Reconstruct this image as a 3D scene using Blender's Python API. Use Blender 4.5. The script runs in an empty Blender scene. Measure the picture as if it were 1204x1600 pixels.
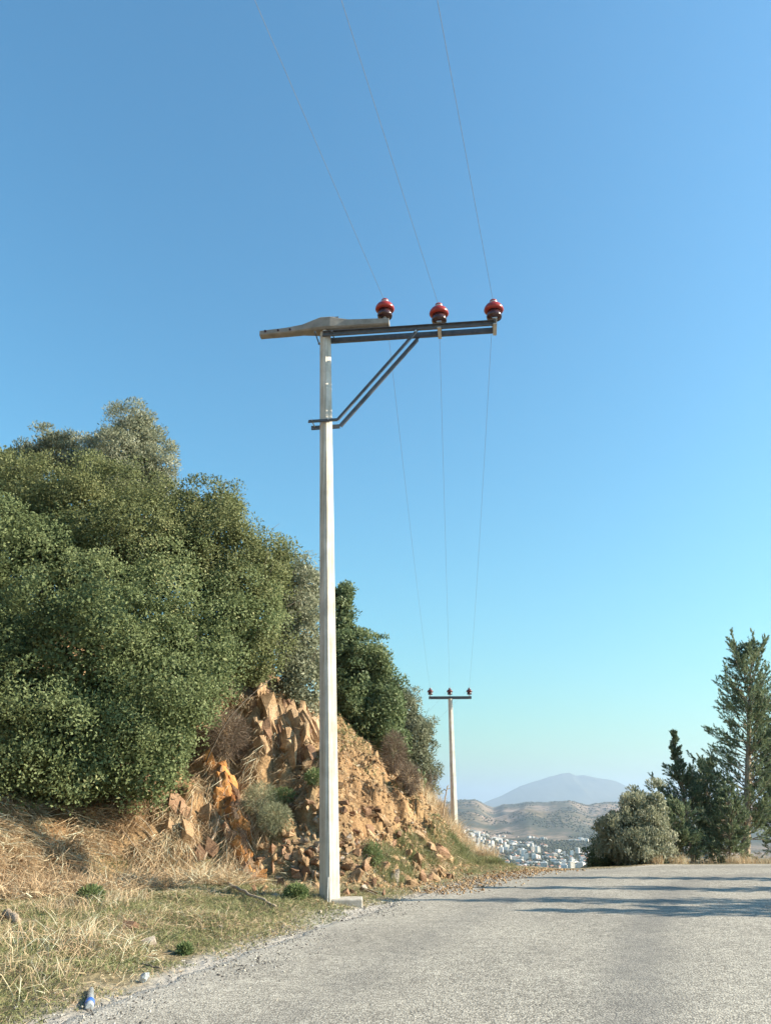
import bpy, bmesh, math, random
import numpy as np
from mathutils import Vector, Matrix

random.seed(7)
rng = np.random.default_rng(11)
R = math.radians
SC = bpy.context.scene
COL = SC.collection

# ------------------------------------------------------------------ camera
EYE = 1.48
PITCH = 20.7
F_PX = 1203.0                       # focal length in pixels of the 1204 x 1600 photograph
cam_d = bpy.data.cameras.new('camera')
cam = bpy.data.objects.new('camera', cam_d)
COL.objects.link(cam)
cam.location = (0, 0, EYE)
cam.rotation_euler = (R(90 + PITCH), 0, 0)
cam_d.sensor_fit = 'VERTICAL'
cam_d.sensor_height = 24.0
cam_d.lens = 24.0 * F_PX / 1600.0
cam_d.clip_start = 0.05
cam_d.clip_end = 120000
SC.camera = cam

# ------------------------------------------------------------------ sky, sun, exposure
SUN_EL = 29.0
SUN_AZ = 95.5                       # degrees clockwise from +Y: from the right, a little behind the camera
w = bpy.data.worlds.new('World')
SC.world = w
w.use_nodes = True
nt = w.node_tree
bg = nt.nodes['Background']
sky = nt.nodes.new('ShaderNodeTexSky')
sky.sky_type = 'NISHITA'
sky.sun_disc = False
sky.sun_elevation = R(SUN_EL)
sky.sun_rotation = R(SUN_AZ)
sky.altitude = 100
sky.air_density = 1.78
sky.dust_density = 0.35
sky.ozone_density = 6.0
wb = nt.nodes.new('ShaderNodeMix'); wb.data_type = 'RGBA'; wb.blend_type = 'MULTIPLY'      # white balance of the whole sky
wb.inputs[0].default_value = 1.0
wb.inputs[7].default_value = (0.635, 1.015, 1.05, 1)
nt.links.new(sky.outputs[0], wb.inputs[6])
nt.links.new(wb.outputs[2], bg.inputs[0])
bg.inputs[1].default_value = 0.079
sd = bpy.data.lights.new('sun', 'SUN')
sd.energy = 5.0
sd.angle = R(0.53)
sd.color = (1.0, 0.885, 0.70)
sun = bpy.data.objects.new('sun', sd)
COL.objects.link(sun)
sv = Vector((math.sin(R(SUN_AZ)) * math.cos(R(SUN_EL)), math.cos(R(SUN_AZ)) * math.cos(R(SUN_EL)), math.sin(R(SUN_EL))))
sun.rotation_euler = sv.to_track_quat('Z', 'Y').to_euler()
SC.view_settings.view_transform = 'Standard'
SC.view_settings.look = 'None'
SC.view_settings.gamma = 1
SC.view_settings.exposure = 1.37
SC.view_settings.use_curve_mapping = False
cy = SC.cycles
cy.max_bounces = 6
cy.diffuse_bounces = 3
cy.glossy_bounces = 2
cy.transmission_bounces = 3
cy.transparent_max_bounces = 8
cy.volume_bounces = 1
cy.caustics_reflective = False
cy.caustics_refractive = False
cy.sample_clamp_indirect = 4
cy.use_denoising = True
cy.denoising_input_passes = 'RGB_ALBEDO_NORMAL'

# ------------------------------------------------------------------ helpers: tags
def tag(o, label=None, cat=None, group=None, kind=None):
    if label: o['label'] = label
    if cat: o['category'] = cat
    if group: o['group'] = group
    if kind: o['kind'] = kind
    return o

def empty(name, loc, label=None, cat=None, group=None):
    o = bpy.data.objects.new(name, None)
    COL.objects.link(o)
    o.location = loc
    o.empty_display_size = 0.2
    return tag(o, label, cat, group)

def obj(name, me, mat=None, parent=None):
    o = bpy.data.objects.new(name, me)
    COL.objects.link(o)
    if mat is not None and len(me.materials) == 0:
        me.materials.append(mat)
    if parent is not None:
        o.parent = parent
        o.matrix_parent_inverse = Matrix.Translation(-Vector(parent.location)) if parent.parent is None else Matrix.Identity(4)
    return o

# ------------------------------------------------------------------ helpers: camera geometry used for surveying the place
cP, sP = math.cos(R(PITCH)), math.sin(R(PITCH))
def ray(px, py):
    u = 800.0 - py
    return np.array([px - 602.0, F_PX * cP - u * sP, F_PX * sP + u * cP])
def P(px, py, Y):
    d = ray(px, py)
    p = d * (Y / d[1])
    return Vector((p[0], p[1], p[2] + EYE))
def depth(p):
    return p[1] * cP + (p[2] - EYE) * sP
def proj(p):
    z = depth(p)
    return 602 + F_PX * p[0] / z, 800 - F_PX * (-p[1] * sP + (p[2] - EYE) * cP) / z

# ------------------------------------------------------------------ helpers: noise
def _hash(ix, iy, iz, seed):
    h = (ix.astype(np.int64) * 374761393 + iy.astype(np.int64) * 668265263 + iz.astype(np.int64) * 2147483647 + seed * 1274126177) & 0xFFFFFFFF
    h = ((h ^ (h >> 13)) * 1274126177) & 0xFFFFFFFF
    h = (h ^ (h >> 16)) & 0xFFFFFFFF
    return h / 4294967295.0
def vnoise(x, y, z=None, seed=0):
    x = np.asarray(x, float); y = np.asarray(y, float)
    z = np.zeros_like(x) if z is None else np.asarray(z, float)
    ix, iy, iz = np.floor(x), np.floor(y), np.floor(z)
    fx, fy, fz = x - ix, y - iy, z - iz
    fx, fy, fz = [f * f * (3 - 2 * f) for f in (fx, fy, fz)]
    r = 0
    for dx in (0, 1):
        for dy in (0, 1):
            for dz in (0, 1):
                wt = (fx if dx else 1 - fx) * (fy if dy else 1 - fy) * (fz if dz else 1 - fz)
                r = r + wt * _hash(ix + dx, iy + dy, iz + dz, seed)
    return r * 2 - 1
def fbm(x, y, z=None, oct=4, seed=0):
    a, r, f = 1.0, 0, 1.0
    for i in range(oct):
        r = r + a * vnoise(np.asarray(x) * f, np.asarray(y) * f, None if z is None else np.asarray(z) * f, seed + i * 17)
        a *= 0.5; f *= 2.03
    return r
def smooth(a, b, x):
    t = np.clip((np.asarray(x, float) - a) / (b - a), 0, 1)
    return t * t * (3 - 2 * t)

# ------------------------------------------------------------------ the lie of the land
def catmull(pts, n=24):
    pts = np.array(pts, float)
    p = np.vstack([2 * pts[0] - pts[1], pts, 2 * pts[-1] - pts[-2]])
    out = []
    for i in range(1, len(p) - 2):
        for t in np.linspace(0, 1, n, endpoint=False):
            out.append(0.5 * (2 * p[i] + (p[i + 1] - p[i - 1]) * t + (2 * p[i - 1] - 5 * p[i] + 4 * p[i + 1] - p[i + 2]) * t * t + (3 * p[i] - p[i - 1] - 3 * p[i + 1] + p[i + 2]) * t ** 3))
    out.append(p[-2])
    return np.array(out)
EDGE = catmull([(-5.4, -9), (-3.75, 0), (-2.26, 6.46), (-0.11, 12.9), (2.55, 18.6), (4.6, 20.8), (8.2, 22.2), (14, 23.0), (24, 23.4), (40, 22.5)])
FOOT = catmull([(-9, -12), (-8.2, 2), (-6.6, 9.5), (-5.0, 12.6), (-2.9, 14.3), (-0.3, 14.6), (1.1, 17.2), (2.1, 20.0), (2.6, 24), (2.9, 30), (3.6, 40), (5.0, 56), (5.5, 90)])
def signed(x, y, line):
    """distance to a polyline, positive on its left"""
    x = np.asarray(x, float).ravel(); y = np.asarray(y, float).ravel()
    best = np.full(x.shape, 1e18); sg = np.ones_like(x)
    for i in range(len(line) - 1):
        a, b = line[i], line[i + 1]
        d = b - a; L2 = d @ d
        if L2 < 1e-12: continue
        t = np.clip(((x - a[0]) * d[0] + (y - a[1]) * d[1]) / L2, 0, 1)
        qx, qy = x - a[0] - t * d[0], y - a[1] - t * d[1]
        q = qx * qx + qy * qy
        m = q < best
        best = np.where(m, q, best)
        sg = np.where(m, np.sign(d[0] * qy - d[1] * qx), sg)
    return np.sqrt(best) * np.where(sg == 0, 1, sg)
FL = FOOT[::3]; EL = EDGE[::3]
class Field:
    """signed distance to a line, tabulated once and interpolated"""
    def __init__(s, line):
        s.x0, s.y0, s.h = -62.0, -42.0, 0.2
        gx = np.arange(s.x0, 73, s.h); gy = np.arange(s.y0, 95, s.h)
        A, B = np.meshgrid(gx, gy)
        s.t = signed(A, B, line).reshape(A.shape); s.line = line
    def __call__(s, x, y):
        fx = np.clip((np.asarray(x, float).ravel() - s.x0) / s.h, 0, s.t.shape[1] - 1.001); fy = np.clip((np.asarray(y, float).ravel() - s.y0) / s.h, 0, s.t.shape[0] - 1.001)
        i, j = fx.astype(int), fy.astype(int); fx, fy = fx - i, fy - j
        t = s.t
        return t[j, i] * (1 - fx) * (1 - fy) + t[j, i + 1] * fx * (1 - fy) + t[j + 1, i] * (1 - fx) * fy + t[j + 1, i + 1] * fx * fy
foot_d = Field(FL); edge_d = Field(EL)

def facets(x, y, cell, seed):
    """angular blocks: every cell of a jittered grid carries its own tilted plane"""
    gx, gy = np.floor(x / cell), np.floor(y / cell)
    best = np.full(x.shape, 1e9); out = np.zeros_like(x); z0 = np.zeros_like(x)
    for dx in (-1, 0, 1):
        for dy in (-1, 0, 1):
            cx, cyy = gx + dx, gy + dy
            px = (cx + _hash(cx, cyy, z0, seed)) * cell; py = (cyy + _hash(cx, cyy, z0, seed + 1)) * cell
            d = (x - px) ** 2 + (y - py) ** 2
            v = (_hash(cx, cyy, z0, seed + 2) - 0.5) * cell * 0.9 + (x - px) * (_hash(cx, cyy, z0, seed + 3) - 0.5) * 1.5 + (y - py) * (_hash(cx, cyy, z0, seed + 4) - 0.5) * 1.5
            m = d < best
            best = np.where(m, d, best); out = np.where(m, v, out)
    return out

def height(x, y, detail=True):
    sh = np.shape(x)
    x = np.asarray(x, float).ravel(); y = np.asarray(y, float).ravel()
    s = foot_d(x, y)
    # road level, rolling over the crest
    d = np.maximum(y - 18.6, 0)
    fall_l = np.where(d < 6, 0.0155 * d * d, 0.0155 * 36 + 0.186 * (d - 6))
    fall_r = np.where(d < 4, 0.004 * d * d, 0.064 + 0.05 * (d - 4))
    k = smooth(4.2, 7.5, x - 0.12 * np.maximum(y - 22, 0))
    base = -(fall_l * (1 - k) + fall_r * k)
    base = base - 0.16 * np.maximum(y - 36, 0) * k
    base = np.maximum(base, -20)
    # verge on the left of the road: barely higher than the road
    e = edge_d(x, y)
    verge = 0.10 * smooth(0.05, 1.2, e) + 0.03 * np.clip(e, 0, 3)
    if detail:
        verge = verge + smooth(0.1, 0.8, e) * 0.05 * fbm(x * 1.7, y * 1.7, oct=3, seed=3)
    base = base + verge * (1 - smooth(20, 24, y))
    # hillside
    fz = 0.08 - 0.028 * np.maximum(y - 19, 0)
    left = smooth(-3.2, -5.4, x)
    sl1 = 0.98 * (1 - left) + 0.70 * left
    sp = np.maximum(s, 0)
    prof = sl1 * np.minimum(sp, 3.7) + 0.55 * np.clip(sp - 3.7, 0, 6) + 0.22 * np.clip(sp - 9.7, 0, 20)
    prof = np.where(s < 0, 0.85 * s, prof)
    hill = fz + prof
    if detail:
        m = smooth(0.1, 0.9, s)
        hill = hill + m * (0.30 * fbm(x * 0.8, y * 0.8, oct=3, seed=21) + 0.10 * fbm(x * 3.1, y * 3.1, oct=3, seed=29))
        rid = 1 - np.abs(fbm(x * 1.3 + 4, y * 0.6, oct=3, seed=41))
        hill = hill + m * (0.22 * (rid - 0.6) + 0.16 * np.abs(fbm(x * 2.2 + 9, y * 2.2, oct=3, seed=47))) * (1 - left)
        k = np.nonzero((m * (1 - left) > 0.02) & (s < 6) & (y < 30))[0]
        if len(k):
            rough = 0.45 + 0.55 * smooth(-0.3, 0.4, fbm(x[k] * 0.7, y[k] * 0.7, oct=2, seed=53))
            hill[k] = hill[k] + (m * (1 - left))[k] * rough * (0.48 * facets(x[k] + 0.35 * y[k], y[k] * 0.8, 0.62, 54) + 0.48 * facets(x[k], y[k], 0.27, 58) + 0.5 * facets(x[k] + 5, y[k], 0.14, 66))
    q = 0.12
    z = np.where(hill > base, hill, base)
    dd = np.clip(1 - np.abs(hill - base) / q, 0, 1)
    z = z + dd * dd * q * 0.25
    return z.reshape(sh) if sh else float(z[0])

def G(px, py, ymax=60):
    """where a line of sight meets the ground"""
    d = ray(px, py); d = d / d[1]
    ys = np.arange(4.0, ymax, 0.03)
    X = d[0] * ys; Z = EYE + d[2] * ys
    h = height(X, ys)
    i = np.argmax(Z < h)
    return Vector((X[i], ys[i], h[i]))

# ------------------------------------------------------------------ helpers: meshes
def mesh_np(name, V, faces_flat, counts, smooth_=False, attrs=None):
    me = bpy.data.meshes.new(name)
    V = np.asarray(V, np.float32)
    faces_flat = np.asarray(faces_flat, np.int32); counts = np.asarray(counts, np.int32)
    me.vertices.add(len(V)); me.vertices.foreach_set('co', V.ravel())
    me.loops.add(len(faces_flat)); me.loops.foreach_set('vertex_index', faces_flat)
    me.polygons.add(len(counts))
    st = np.zeros(len(counts), np.int32); st[1:] = np.cumsum(counts)[:-1]
    me.polygons.foreach_set('loop_start', st)
    if smooth_:
        me.polygons.foreach_set('use_smooth', np.ones(len(counts), bool))
    for k, a in (attrs or {}).items():
        at = me.attributes.new(k, 'FLOAT', 'POINT')
        at.data.foreach_set('value', np.asarray(a, np.float32))
    me.update(calc_edges=True)
    return me

def grid_mesh(name, X, Y, Z, attrs=None):
    n, m = X.shape
    V = np.stack([X.ravel(), Y.ravel(), Z.ravel()], 1)
    i = np.arange(n - 1)[:, None] * m + np.arange(m - 1)[None, :]
    f = np.stack([i, i + 1, i + m + 1, i + m], -1).reshape(-1, 4)
    return mesh_np(name, V, f.ravel(), np.full(len(f), 4), True, attrs)

def norm(v):
    return v / np.maximum(np.linalg.norm(v, axis=-1, keepdims=True), 1e-9)

def leaves_mesh(name, pos, dirv, nrm, L, W, tint, fold=0.25):
    n = len(pos)
    dirv = norm(dirv); side = norm(np.cross(dirv, nrm)); up = np.cross(side, dirv)
    L = L[:, None]; W = W[:, None]
    a = pos
    b = pos + dirv * L * 0.45 + side * W * 0.5 + up * W * fold
    c = pos + dirv * L
    d = pos + dirv * L * 0.45 - side * W * 0.5 + up * W * fold
    V = np.stack([a, b, c, d], 1).reshape(-1, 3)
    return mesh_np(name, V, np.arange(4 * n), np.full(n, 4), False, {'tint': np.repeat(tint, 4)})

def blades_mesh(name, pos, dirv, bend, L, W, tint):
    """grass blades and straws: a bent strip of a quad and a triangle"""
    n = len(pos)
    dirv = norm(dirv)
    side = norm(np.cross(dirv, norm(rng.normal(size=(n, 3)))))
    L = L[:, None]; W = W[:, None]
    m = pos + dirv * L * 0.5
    t = pos + dirv * L + bend * L
    V = np.stack([pos - side * W * .5, pos + side * W * .5, m + side * W * .42, m - side * W * .42, t], 1).reshape(-1, 3)
    k = np.arange(n)[:, None] * 5
    f = np.concatenate([k, k + 1, k + 2, k + 3, k + 3, k + 2, k + 4], 1)
    return mesh_np(name, V, f.ravel(), np.tile([4, 3], n), False, {'tint': np.repeat(tint, 5)})

def tubes(name, paths, radii, seg=7, smooth_=True):
    """paths: list of (k,3) arrays; radii: list of arrays -> one mesh"""
    Vs, Fs, Cs, off = [], [], [], 0
    for p, r in zip(paths, radii):
        p = np.asarray(p, float); r = np.broadcast_to(np.asarray(r, float), (len(p),))
        t = norm(np.gradient(p, axis=0))
        ref = np.array([0, 0, 1.0]) if abs(t[:, 2]).mean() < 0.8 else np.array([1.0, 0, 0])
        a = norm(np.cross(t, ref)); b = np.cross(t, a)
        ang = np.linspace(0, 2 * math.pi, seg, endpoint=False)
        ring = p[:, None] + r[:, None, None] * (a[:, None] * np.cos(ang)[None, :, None] + b[:, None] * np.sin(ang)[None, :, None])
        k = len(p)
        Vs.append(ring.reshape(-1, 3))
        for i in range(k - 1):
            for j in range(seg):
                j2 = (j + 1) % seg
                Fs += [off + i * seg + j, off + i * seg + j2, off + (i + 1) * seg + j2, off + (i + 1) * seg + j]
                Cs.append(4)
        Fs += [off + j for j in range(seg)][::-1]; Cs.append(seg)
        Fs += [off + (k - 1) * seg + j for j in range(seg)]; Cs.append(seg)
        off += k * seg
    return mesh_np(name, np.vstack(Vs), Fs, Cs, smooth_)

class MB:
    """collects boxes and prisms in one bmesh"""
    def __init__(s): s.bm = bmesh.new()
    def box(s, c, size, M=None):
        r = bmesh.ops.create_cube(s.bm, size=1.0)
        m = Matrix.Translation(Vector(c)) @ (M.to_4x4() if M else Matrix.Identity(4)) @ Matrix.Diagonal((*size, 1))
        bmesh.ops.transform(s.bm, matrix=m, verts=r['verts'])
        return s
    def bar(s, a, b, wd, ht, up=Vector((0, 0, 1))):
        a, b = Vector(a), Vector(b)
        x = (b - a); L = x.length; x.normalize()
        y = up.cross(x).normalized(); z = x.cross(y)
        M = Matrix((x, y, z)).transposed()
        return s.box((a + b) / 2, (L, wd, ht), M)
    def cyl(s, a, b, r1, r2=None, seg=16):
        a, b = Vector(a), Vector(b); r2 = r1 if r2 is None else r2
        q = (b - a).to_track_quat('Z', 'Y')
        r = bmesh.ops.create_cone(s.bm, cap_ends=True, segments=seg, radius1=r1, radius2=r2, depth=(b - a).length)
        bmesh.ops.transform(s.bm, matrix=Matrix.Translation((a + b) / 2) @ q.to_matrix().to_4x4(), verts=r['verts'])
        return s
    def lathe(s, base, axis, prof, seg=20):
        q = Vector(axis).to_track_quat('Z', 'Y'); base = Vector(base)
        rings = []
        for r, z in prof:
            rings.append([s.bm.verts.new(base + q @ Vector((r * math.cos(2 * math.pi * j / seg), r * math.sin(2 * math.pi * j / seg), z))) for j in range(seg)])
        for i in range(len(rings) - 1):
            for j in range(seg):
                f = s.bm.faces.new((rings[i][j], rings[i][(j + 1) % seg], rings[i + 1][(j + 1) % seg], rings[i + 1][j])); f.smooth = True
        s.bm.faces.new(rings[0][::-1]); s.bm.faces.new(rings[-1])
        return s
    def build(s, name, mat, parent=None, bevel=0):
        if bevel:
            bmesh.ops.bevel(s.bm, geom=list(s.bm.edges), offset=bevel, segments=2, affect='EDGES', profile=0.5)
        bmesh.ops.recalc_face_normals(s.bm, faces=list(s.bm.faces))
        me = bpy.data.meshes.new(name); s.bm.to_mesh(me); s.bm.free()
        return obj(name, me, mat, parent)

# ------------------------------------------------------------------ materials
def new_mat(name):
    m = bpy.data.materials.new(name); m.use_nodes = True
    n = m.node_tree.nodes; l = m.node_tree.links
    return m, n, l, n['Principled BSDF']
def ramp(n, stops):
    r = n.new('ShaderNodeValToRGB'); e = r.color_ramp.elements
    while len(e) < len(stops): e.new(0.5)
    for el, (p, c) in zip(e, stops):
        el.position = p; el.color = (*c, 1) if len(c) == 3 else c
    return r
def noise_node(n, l, scale, detail=4, rough=0.55, vec=None, dist=0):
    t = n.new('ShaderNodeTexNoise'); t.inputs['Scale'].default_value = scale
    t.inputs['Detail'].default_value = detail; t.inputs['Roughness'].default_value = rough; t.inputs['Distortion'].default_value = dist
    if vec: l.new(vec, t.inputs['Vector'])
    return t
def mixc(n, l, a, b, fac, mode='MIX'):
    m = n.new('ShaderNodeMix'); m.data_type = 'RGBA'; m.blend_type = mode
    for sock, v in ((m.inputs[6], a), (m.inputs[7], b), (m.inputs[0], fac)):
        if hasattr(v, 'is_output'): l.new(v, sock)
        elif isinstance(v, (int, float)): sock.default_value = v
        else: sock.default_value = (*v, 1)
    return m.outputs[2]
def bump(n, l, h, strength, dist, prev=None):
    b = n.new('ShaderNodeBump'); b.inputs['Strength'].default_value = strength; b.inputs['Distance'].default_value = dist
    l.new(h, b.inputs['Height'])
    if prev: l.new(prev, b.inputs['Normal'])
    return b.outputs[0]
def obj_coord(n):
    return n.new('ShaderNodeTexCoord').outputs['Object']
def geo_pos(n):
    return n.new('ShaderNodeNewGeometry').outputs['Position']
def attr(n, name):
    a = n.new('ShaderNodeAttribute'); a.attribute_name = name
    return a.outputs['Fac']

def mat_leaf(name, stops, trans=0.36, rough=0.6, spec=0.2):
    m, n, l, p = new_mat(name)
    r = ramp(n, stops); l.new(attr(n, 'tint'), r.inputs[0])
    l.new(r.outputs[0], p.inputs['Base Color'])
    p.inputs['Roughness'].default_value = rough; p.inputs['Specular IOR Level'].default_value = spec
    t = n.new('ShaderNodeBsdfTranslucent'); l.new(r.outputs[0], t.inputs[0])
    mx = n.new('ShaderNodeMixShader'); mx.inputs[0].default_value = trans
    l.new(p.outputs[0], mx.inputs[1]); l.new(t.outputs[0], mx.inputs[2])
    l.new(mx.outputs[0], n['Material Output'].inputs[0])
    return m

def mat_plain(name, c1, c2, scale=6, rough=0.7, metal=0, bumpd=0.0, spec=0.4, stops=None):
    m, n, l, p = new_mat(name)
    t = noise_node(n, l, scale, 6, 0.6, geo_pos(n))
    r = ramp(n, stops or [(0.3, c1), (0.7, c2)]); l.new(t.outputs[0], r.inputs[0])
    l.new(r.outputs[0], p.inputs['Base Color'])
    p.inputs['Roughness'].default_value = rough; p.inputs['Metallic'].default_value = metal; p.inputs['Specular IOR Level'].default_value = spec
    if bumpd:
        t2 = noise_node(n, l, scale * 6, 5, 0.6, geo_pos(n))
        l.new(bump(n, l, t2.outputs[0], 0.7, bumpd), p.inputs['Normal'])
    return m

def mat_bark(name, c1, c2):
    m, n, l, p = new_mat(name)
    mp = n.new('ShaderNodeMapping'); mp.inputs['Scale'].default_value = (14, 14, 3); l.new(geo_pos(n), mp.inputs[0])
    t = noise_node(n, l, 1.5, 5, 0.6, mp.outputs[0])
    r = ramp(n, [(0.3, c1), (0.7, c2)]); l.new(t.outputs[0], r.inputs[0]); l.new(r.outputs[0], p.inputs['Base Color'])
    p.inputs['Roughness'].default_value = 0.9
    l.new(bump(n, l, t.outputs[0], 0.8, 0.02), p.inputs['Normal'])
    return m

def mat_rock(name, stops, tintamt=0.5):
    m, n, l, p = new_mat(name)
    pos = geo_pos(n)
    t = noise_node(n, l, 2.3, 8, 0.65, pos)
    r = ramp(n, stops); l.new(t.outputs[0], r.inputs[0])
    oi = n.new('ShaderNodeObjectInfo')
    hsv = n.new('ShaderNodeHueSaturation')
    mr = n.new('ShaderNodeMapRange'); l.new(oi.outputs['Random'], mr.inputs[0]); mr.inputs[3].default_value = 0.72; mr.inputs[4].default_value = 1.25
    l.new(mr.outputs[0], hsv.inputs['Value']); l.new(r.outputs[0], hsv.inputs['Color'])
    t3 = noise_node(n, l, 34, 6, 0.7, pos)
    c = mixc(n, l, hsv.outputs[0], (0.5, 0.5, 0.5), 0.0)
    sp = ramp(n, [(0.35, (0.6, 0.57, 0.55)), (0.62, (1.1, 1.1, 1.1))]); l.new(t3.outputs[0], sp.inputs[0])
    l.new(mixc(n, l, c, sp.outputs[0], 0.8, 'MULTIPLY'), p.inputs['Base Color'])
    p.inputs['Roughness'].default_value = 0.92; p.inputs['Specular IOR Level'].default_value = 0.2
    t2 = noise_node(n, l, 16, 8, 0.7, pos)
    l.new(bump(n, l, t2.outputs[0], 0.9, 0.035), p.inputs['Normal'])
    return m

M = {}
# --- ground: soil, with tones of its own on the hillside
def mat_ground():
    m, n, l, p = new_mat('soil')
    pos = geo_pos(n)
    t = noise_node(n, l, 0.9, 8, 0.6, pos, 0.4)
    soil = ramp(n, [(0.25, (0.17, 0.10, 0.05)), (0.45, (0.30, 0.19, 0.10)), (0.62, (0.38, 0.26, 0.14)), (0.8, (0.34, 0.25, 0.165))])
    l.new(t.outputs[0], soil.inputs[0])
    t2 = noise_node(n, l, 2.1, 6, 0.6, pos)
    verge = ramp(n, [(0.3, (0.14, 0.12, 0.06)), (0.5, (0.20, 0.17, 0.10)), (0.7, (0.30, 0.25, 0.17))])
    l.new(t2.outputs[0], verge.inputs[0])
    c = mixc(n, l, soil.outputs[0], verge.outputs[0], attr(n, 'verge'))
    t3 = noise_node(n, l, 28, 8, 0.7, pos)
    g = ramp(n, [(0.3, (0.55, 0.5, 0.45)), (0.65, (1.15, 1.12, 1.1))]); l.new(t3.outputs[0], g.inputs[0])
    c = mixc(n, l, c, g.outputs[0], 0.75, 'MULTIPLY')
    c = mixc(n, l, c, (0.40, 0.37, 0.33), attr(n, 'gravel'))
    l.new(c, p.inputs['Base Color'])
    p.inputs['Roughness'].default_value = 0.95; p.inputs['Specular IOR Level'].default_value = 0.15
    v = n.new('ShaderNodeTexVoronoi'); v.inputs['Scale'].default_value = 11; l.new(pos, v.inputs['Vector'])
    b1 = bump(n, l, v.outputs['Distance'], 0.7, 0.05)
    l.new(bump(n, l, t3.outputs[0], 0.8, 0.03, b1), p.inputs['Normal'])
    return m
M['soil'] = mat_ground()

def mat_road():
    m, n, l, p = new_mat('chip_seal')
    pos = geo_pos(n)
    v = n.new('ShaderNodeTexVoronoi'); v.inputs['Scale'].default_value = 60; v.inputs['Randomness'].default_value = 1; l.new(pos, v.inputs['Vector'])
    bw = n.new('ShaderNodeSeparateColor'); l.new(v.outputs['Color'], bw.inputs[0])
    chips = ramp(n, [(0.0, (0.20, 0.184, 0.158)), (0.25, (0.29, 0.27, 0.232)), (0.6, (0.39, 0.365, 0.318)), (1.0, (0.52, 0.49, 0.425))])
    l.new(bw.outputs[0], chips.inputs[0])
    gap = ramp(n, [(0.42, (1, 1, 1)), (0.72, (0.42, 0.41, 0.40))]); l.new(v.outputs['Distance'], gap.inputs[0])
    c = mixc(n, l, chips.outputs[0], gap.outputs[0], 0.8, 'MULTIPLY')
    t = noise_node(n, l, 0.55, 6, 0.6, pos, 0.3)
    big = ramp(n, [(0.3, (0.80, 0.79, 0.78)), (0.7, (1.12, 1.11, 1.09))]); l.new(t.outputs[0], big.inputs[0])
    c = mixc(n, l, c, big.outputs[0], 1.0, 'MULTIPLY')
    t6 = noise_node(n, l, 5.5, 5, 0.65, pos)
    mid = ramp(n, [(0.3, (0.80, 0.80, 0.80)), (0.65, (1.10, 1.10, 1.09))]); l.new(t6.outputs[0], mid.inputs[0])
    c = mixc(n, l, c, mid.outputs[0], 1.0, 'MULTIPLY')
    # wheel tracks polished darker by traffic; loose pale dust at the margin
    tn = noise_node(n, l, 1.6, 4, 0.6, pos)
    mm = n.new('ShaderNodeMath'); mm.operation = 'MULTIPLY'; l.new(attr(n, 'track'), mm.inputs[0]); l.new(tn.outputs[0], mm.inputs[1])
    c = mixc(n, l, c, (0.13, 0.125, 0.118), mm.outputs[0])
    mm2 = n.new('ShaderNodeMath'); mm2.operation = 'MULTIPLY'; l.new(attr(n, 'dust'), mm2.inputs[0]); l.new(t6.outputs[0], mm2.inputs[1])
    c = mixc(n, l, c, (0.46, 0.43, 0.38), mm2.outputs[0])
    l.new(c, p.inputs['Base Color'])
    p.inputs['Roughness'].default_value = 0.85; p.inputs['Specular IOR Level'].default_value = 0.25
    inv = n.new('ShaderNodeMath'); inv.operation = 'SUBTRACT'; inv.inputs[0].default_value = 1; l.new(v.outputs['Distance'], inv.inputs[1])
    l.new(bump(n, l, inv.outputs[0], 0.6, 0.010), p.inputs['Normal'])
    return m
M['road'] = mat_road()

def mat_far():
    m, n, l, p = new_mat('far_scrub')
    pos = geo_pos(n)
    t = noise_node(n, l, 0.0035, 8, 0.65, pos, 0.3)
    r = ramp(n, [(0.32, (0.07, 0.065, 0.045)), (0.45, (0.17, 0.135, 0.095)), (0.55, (0.30, 0.215, 0.165)), (0.72, (0.40, 0.30, 0.235))])
    l.new(t.outputs[0], r.inputs[0])
    t2 = noise_node(n, l, 0.03, 6, 0.7, pos)
    r2 = ramp(n, [(0.40, (0.30, 0.36, 0.25)), (0.56, (1.1, 1.1, 1.1))]); l.new(t2.outputs[0], r2.inputs[0])
    c = mixc(n, l, r.outputs[0], r2.outputs[0], 0.85, 'MULTIPLY')
    c = mixc(n, l, c, (0.05, 0.06, 0.045), attr(n, 'wood'))
    l.new(c, p.inputs['Base Color'])
    p.inputs['Roughness'].default_value = 1; p.inputs['Specular IOR Level'].default_value = 0
    return m
M['far'] = mat_far()
M['mountain'] = mat_plain('mountain_scrub', (0.045, 0.055, 0.03), (0.11, 0.10, 0.07), 0.0012, 1.0, spec=0)

def mat_concrete():
    m, n, l, p = new_mat('cast_concrete')
    pos = geo_pos(n)
    t = noise_node(n, l, 3.0, 7, 0.6, pos)
    r = ramp(n, [(0.28, (0.38, 0.355, 0.31)), (0.55, (0.53, 0.50, 0.445)), (0.8, (0.60, 0.57, 0.515))]); l.new(t.outputs[0], r.inputs[0])
    mp = n.new('ShaderNodeMapping'); mp.inputs['Scale'].default_value = (22, 22, 0.7); l.new(pos, mp.inputs[0])
    s = noise_node(n, l, 1, 5, 0.6, mp.outputs[0])
    rs = ramp(n, [(0.36, (0.58, 0.54, 0.48)), (0.56, (1, 1, 1))]); l.new(s.outputs[0], rs.inputs[0])
    l.new(mixc(n, l, r.outputs[0], rs.outputs[0], 0.75, 'MULTIPLY'), p.inputs['Base Color'])
    p.inputs['Roughness'].default_value = 0.85; p.inputs['Specular IOR Level'].default_value = 0.3
    t2 = noise_node(n, l, 60, 5, 0.7, pos)
    l.new(bump(n, l, t2.outputs[0], 0.5, 0.004), p.inputs['Normal'])
    return m
M['concrete'] = mat_concrete()
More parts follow.
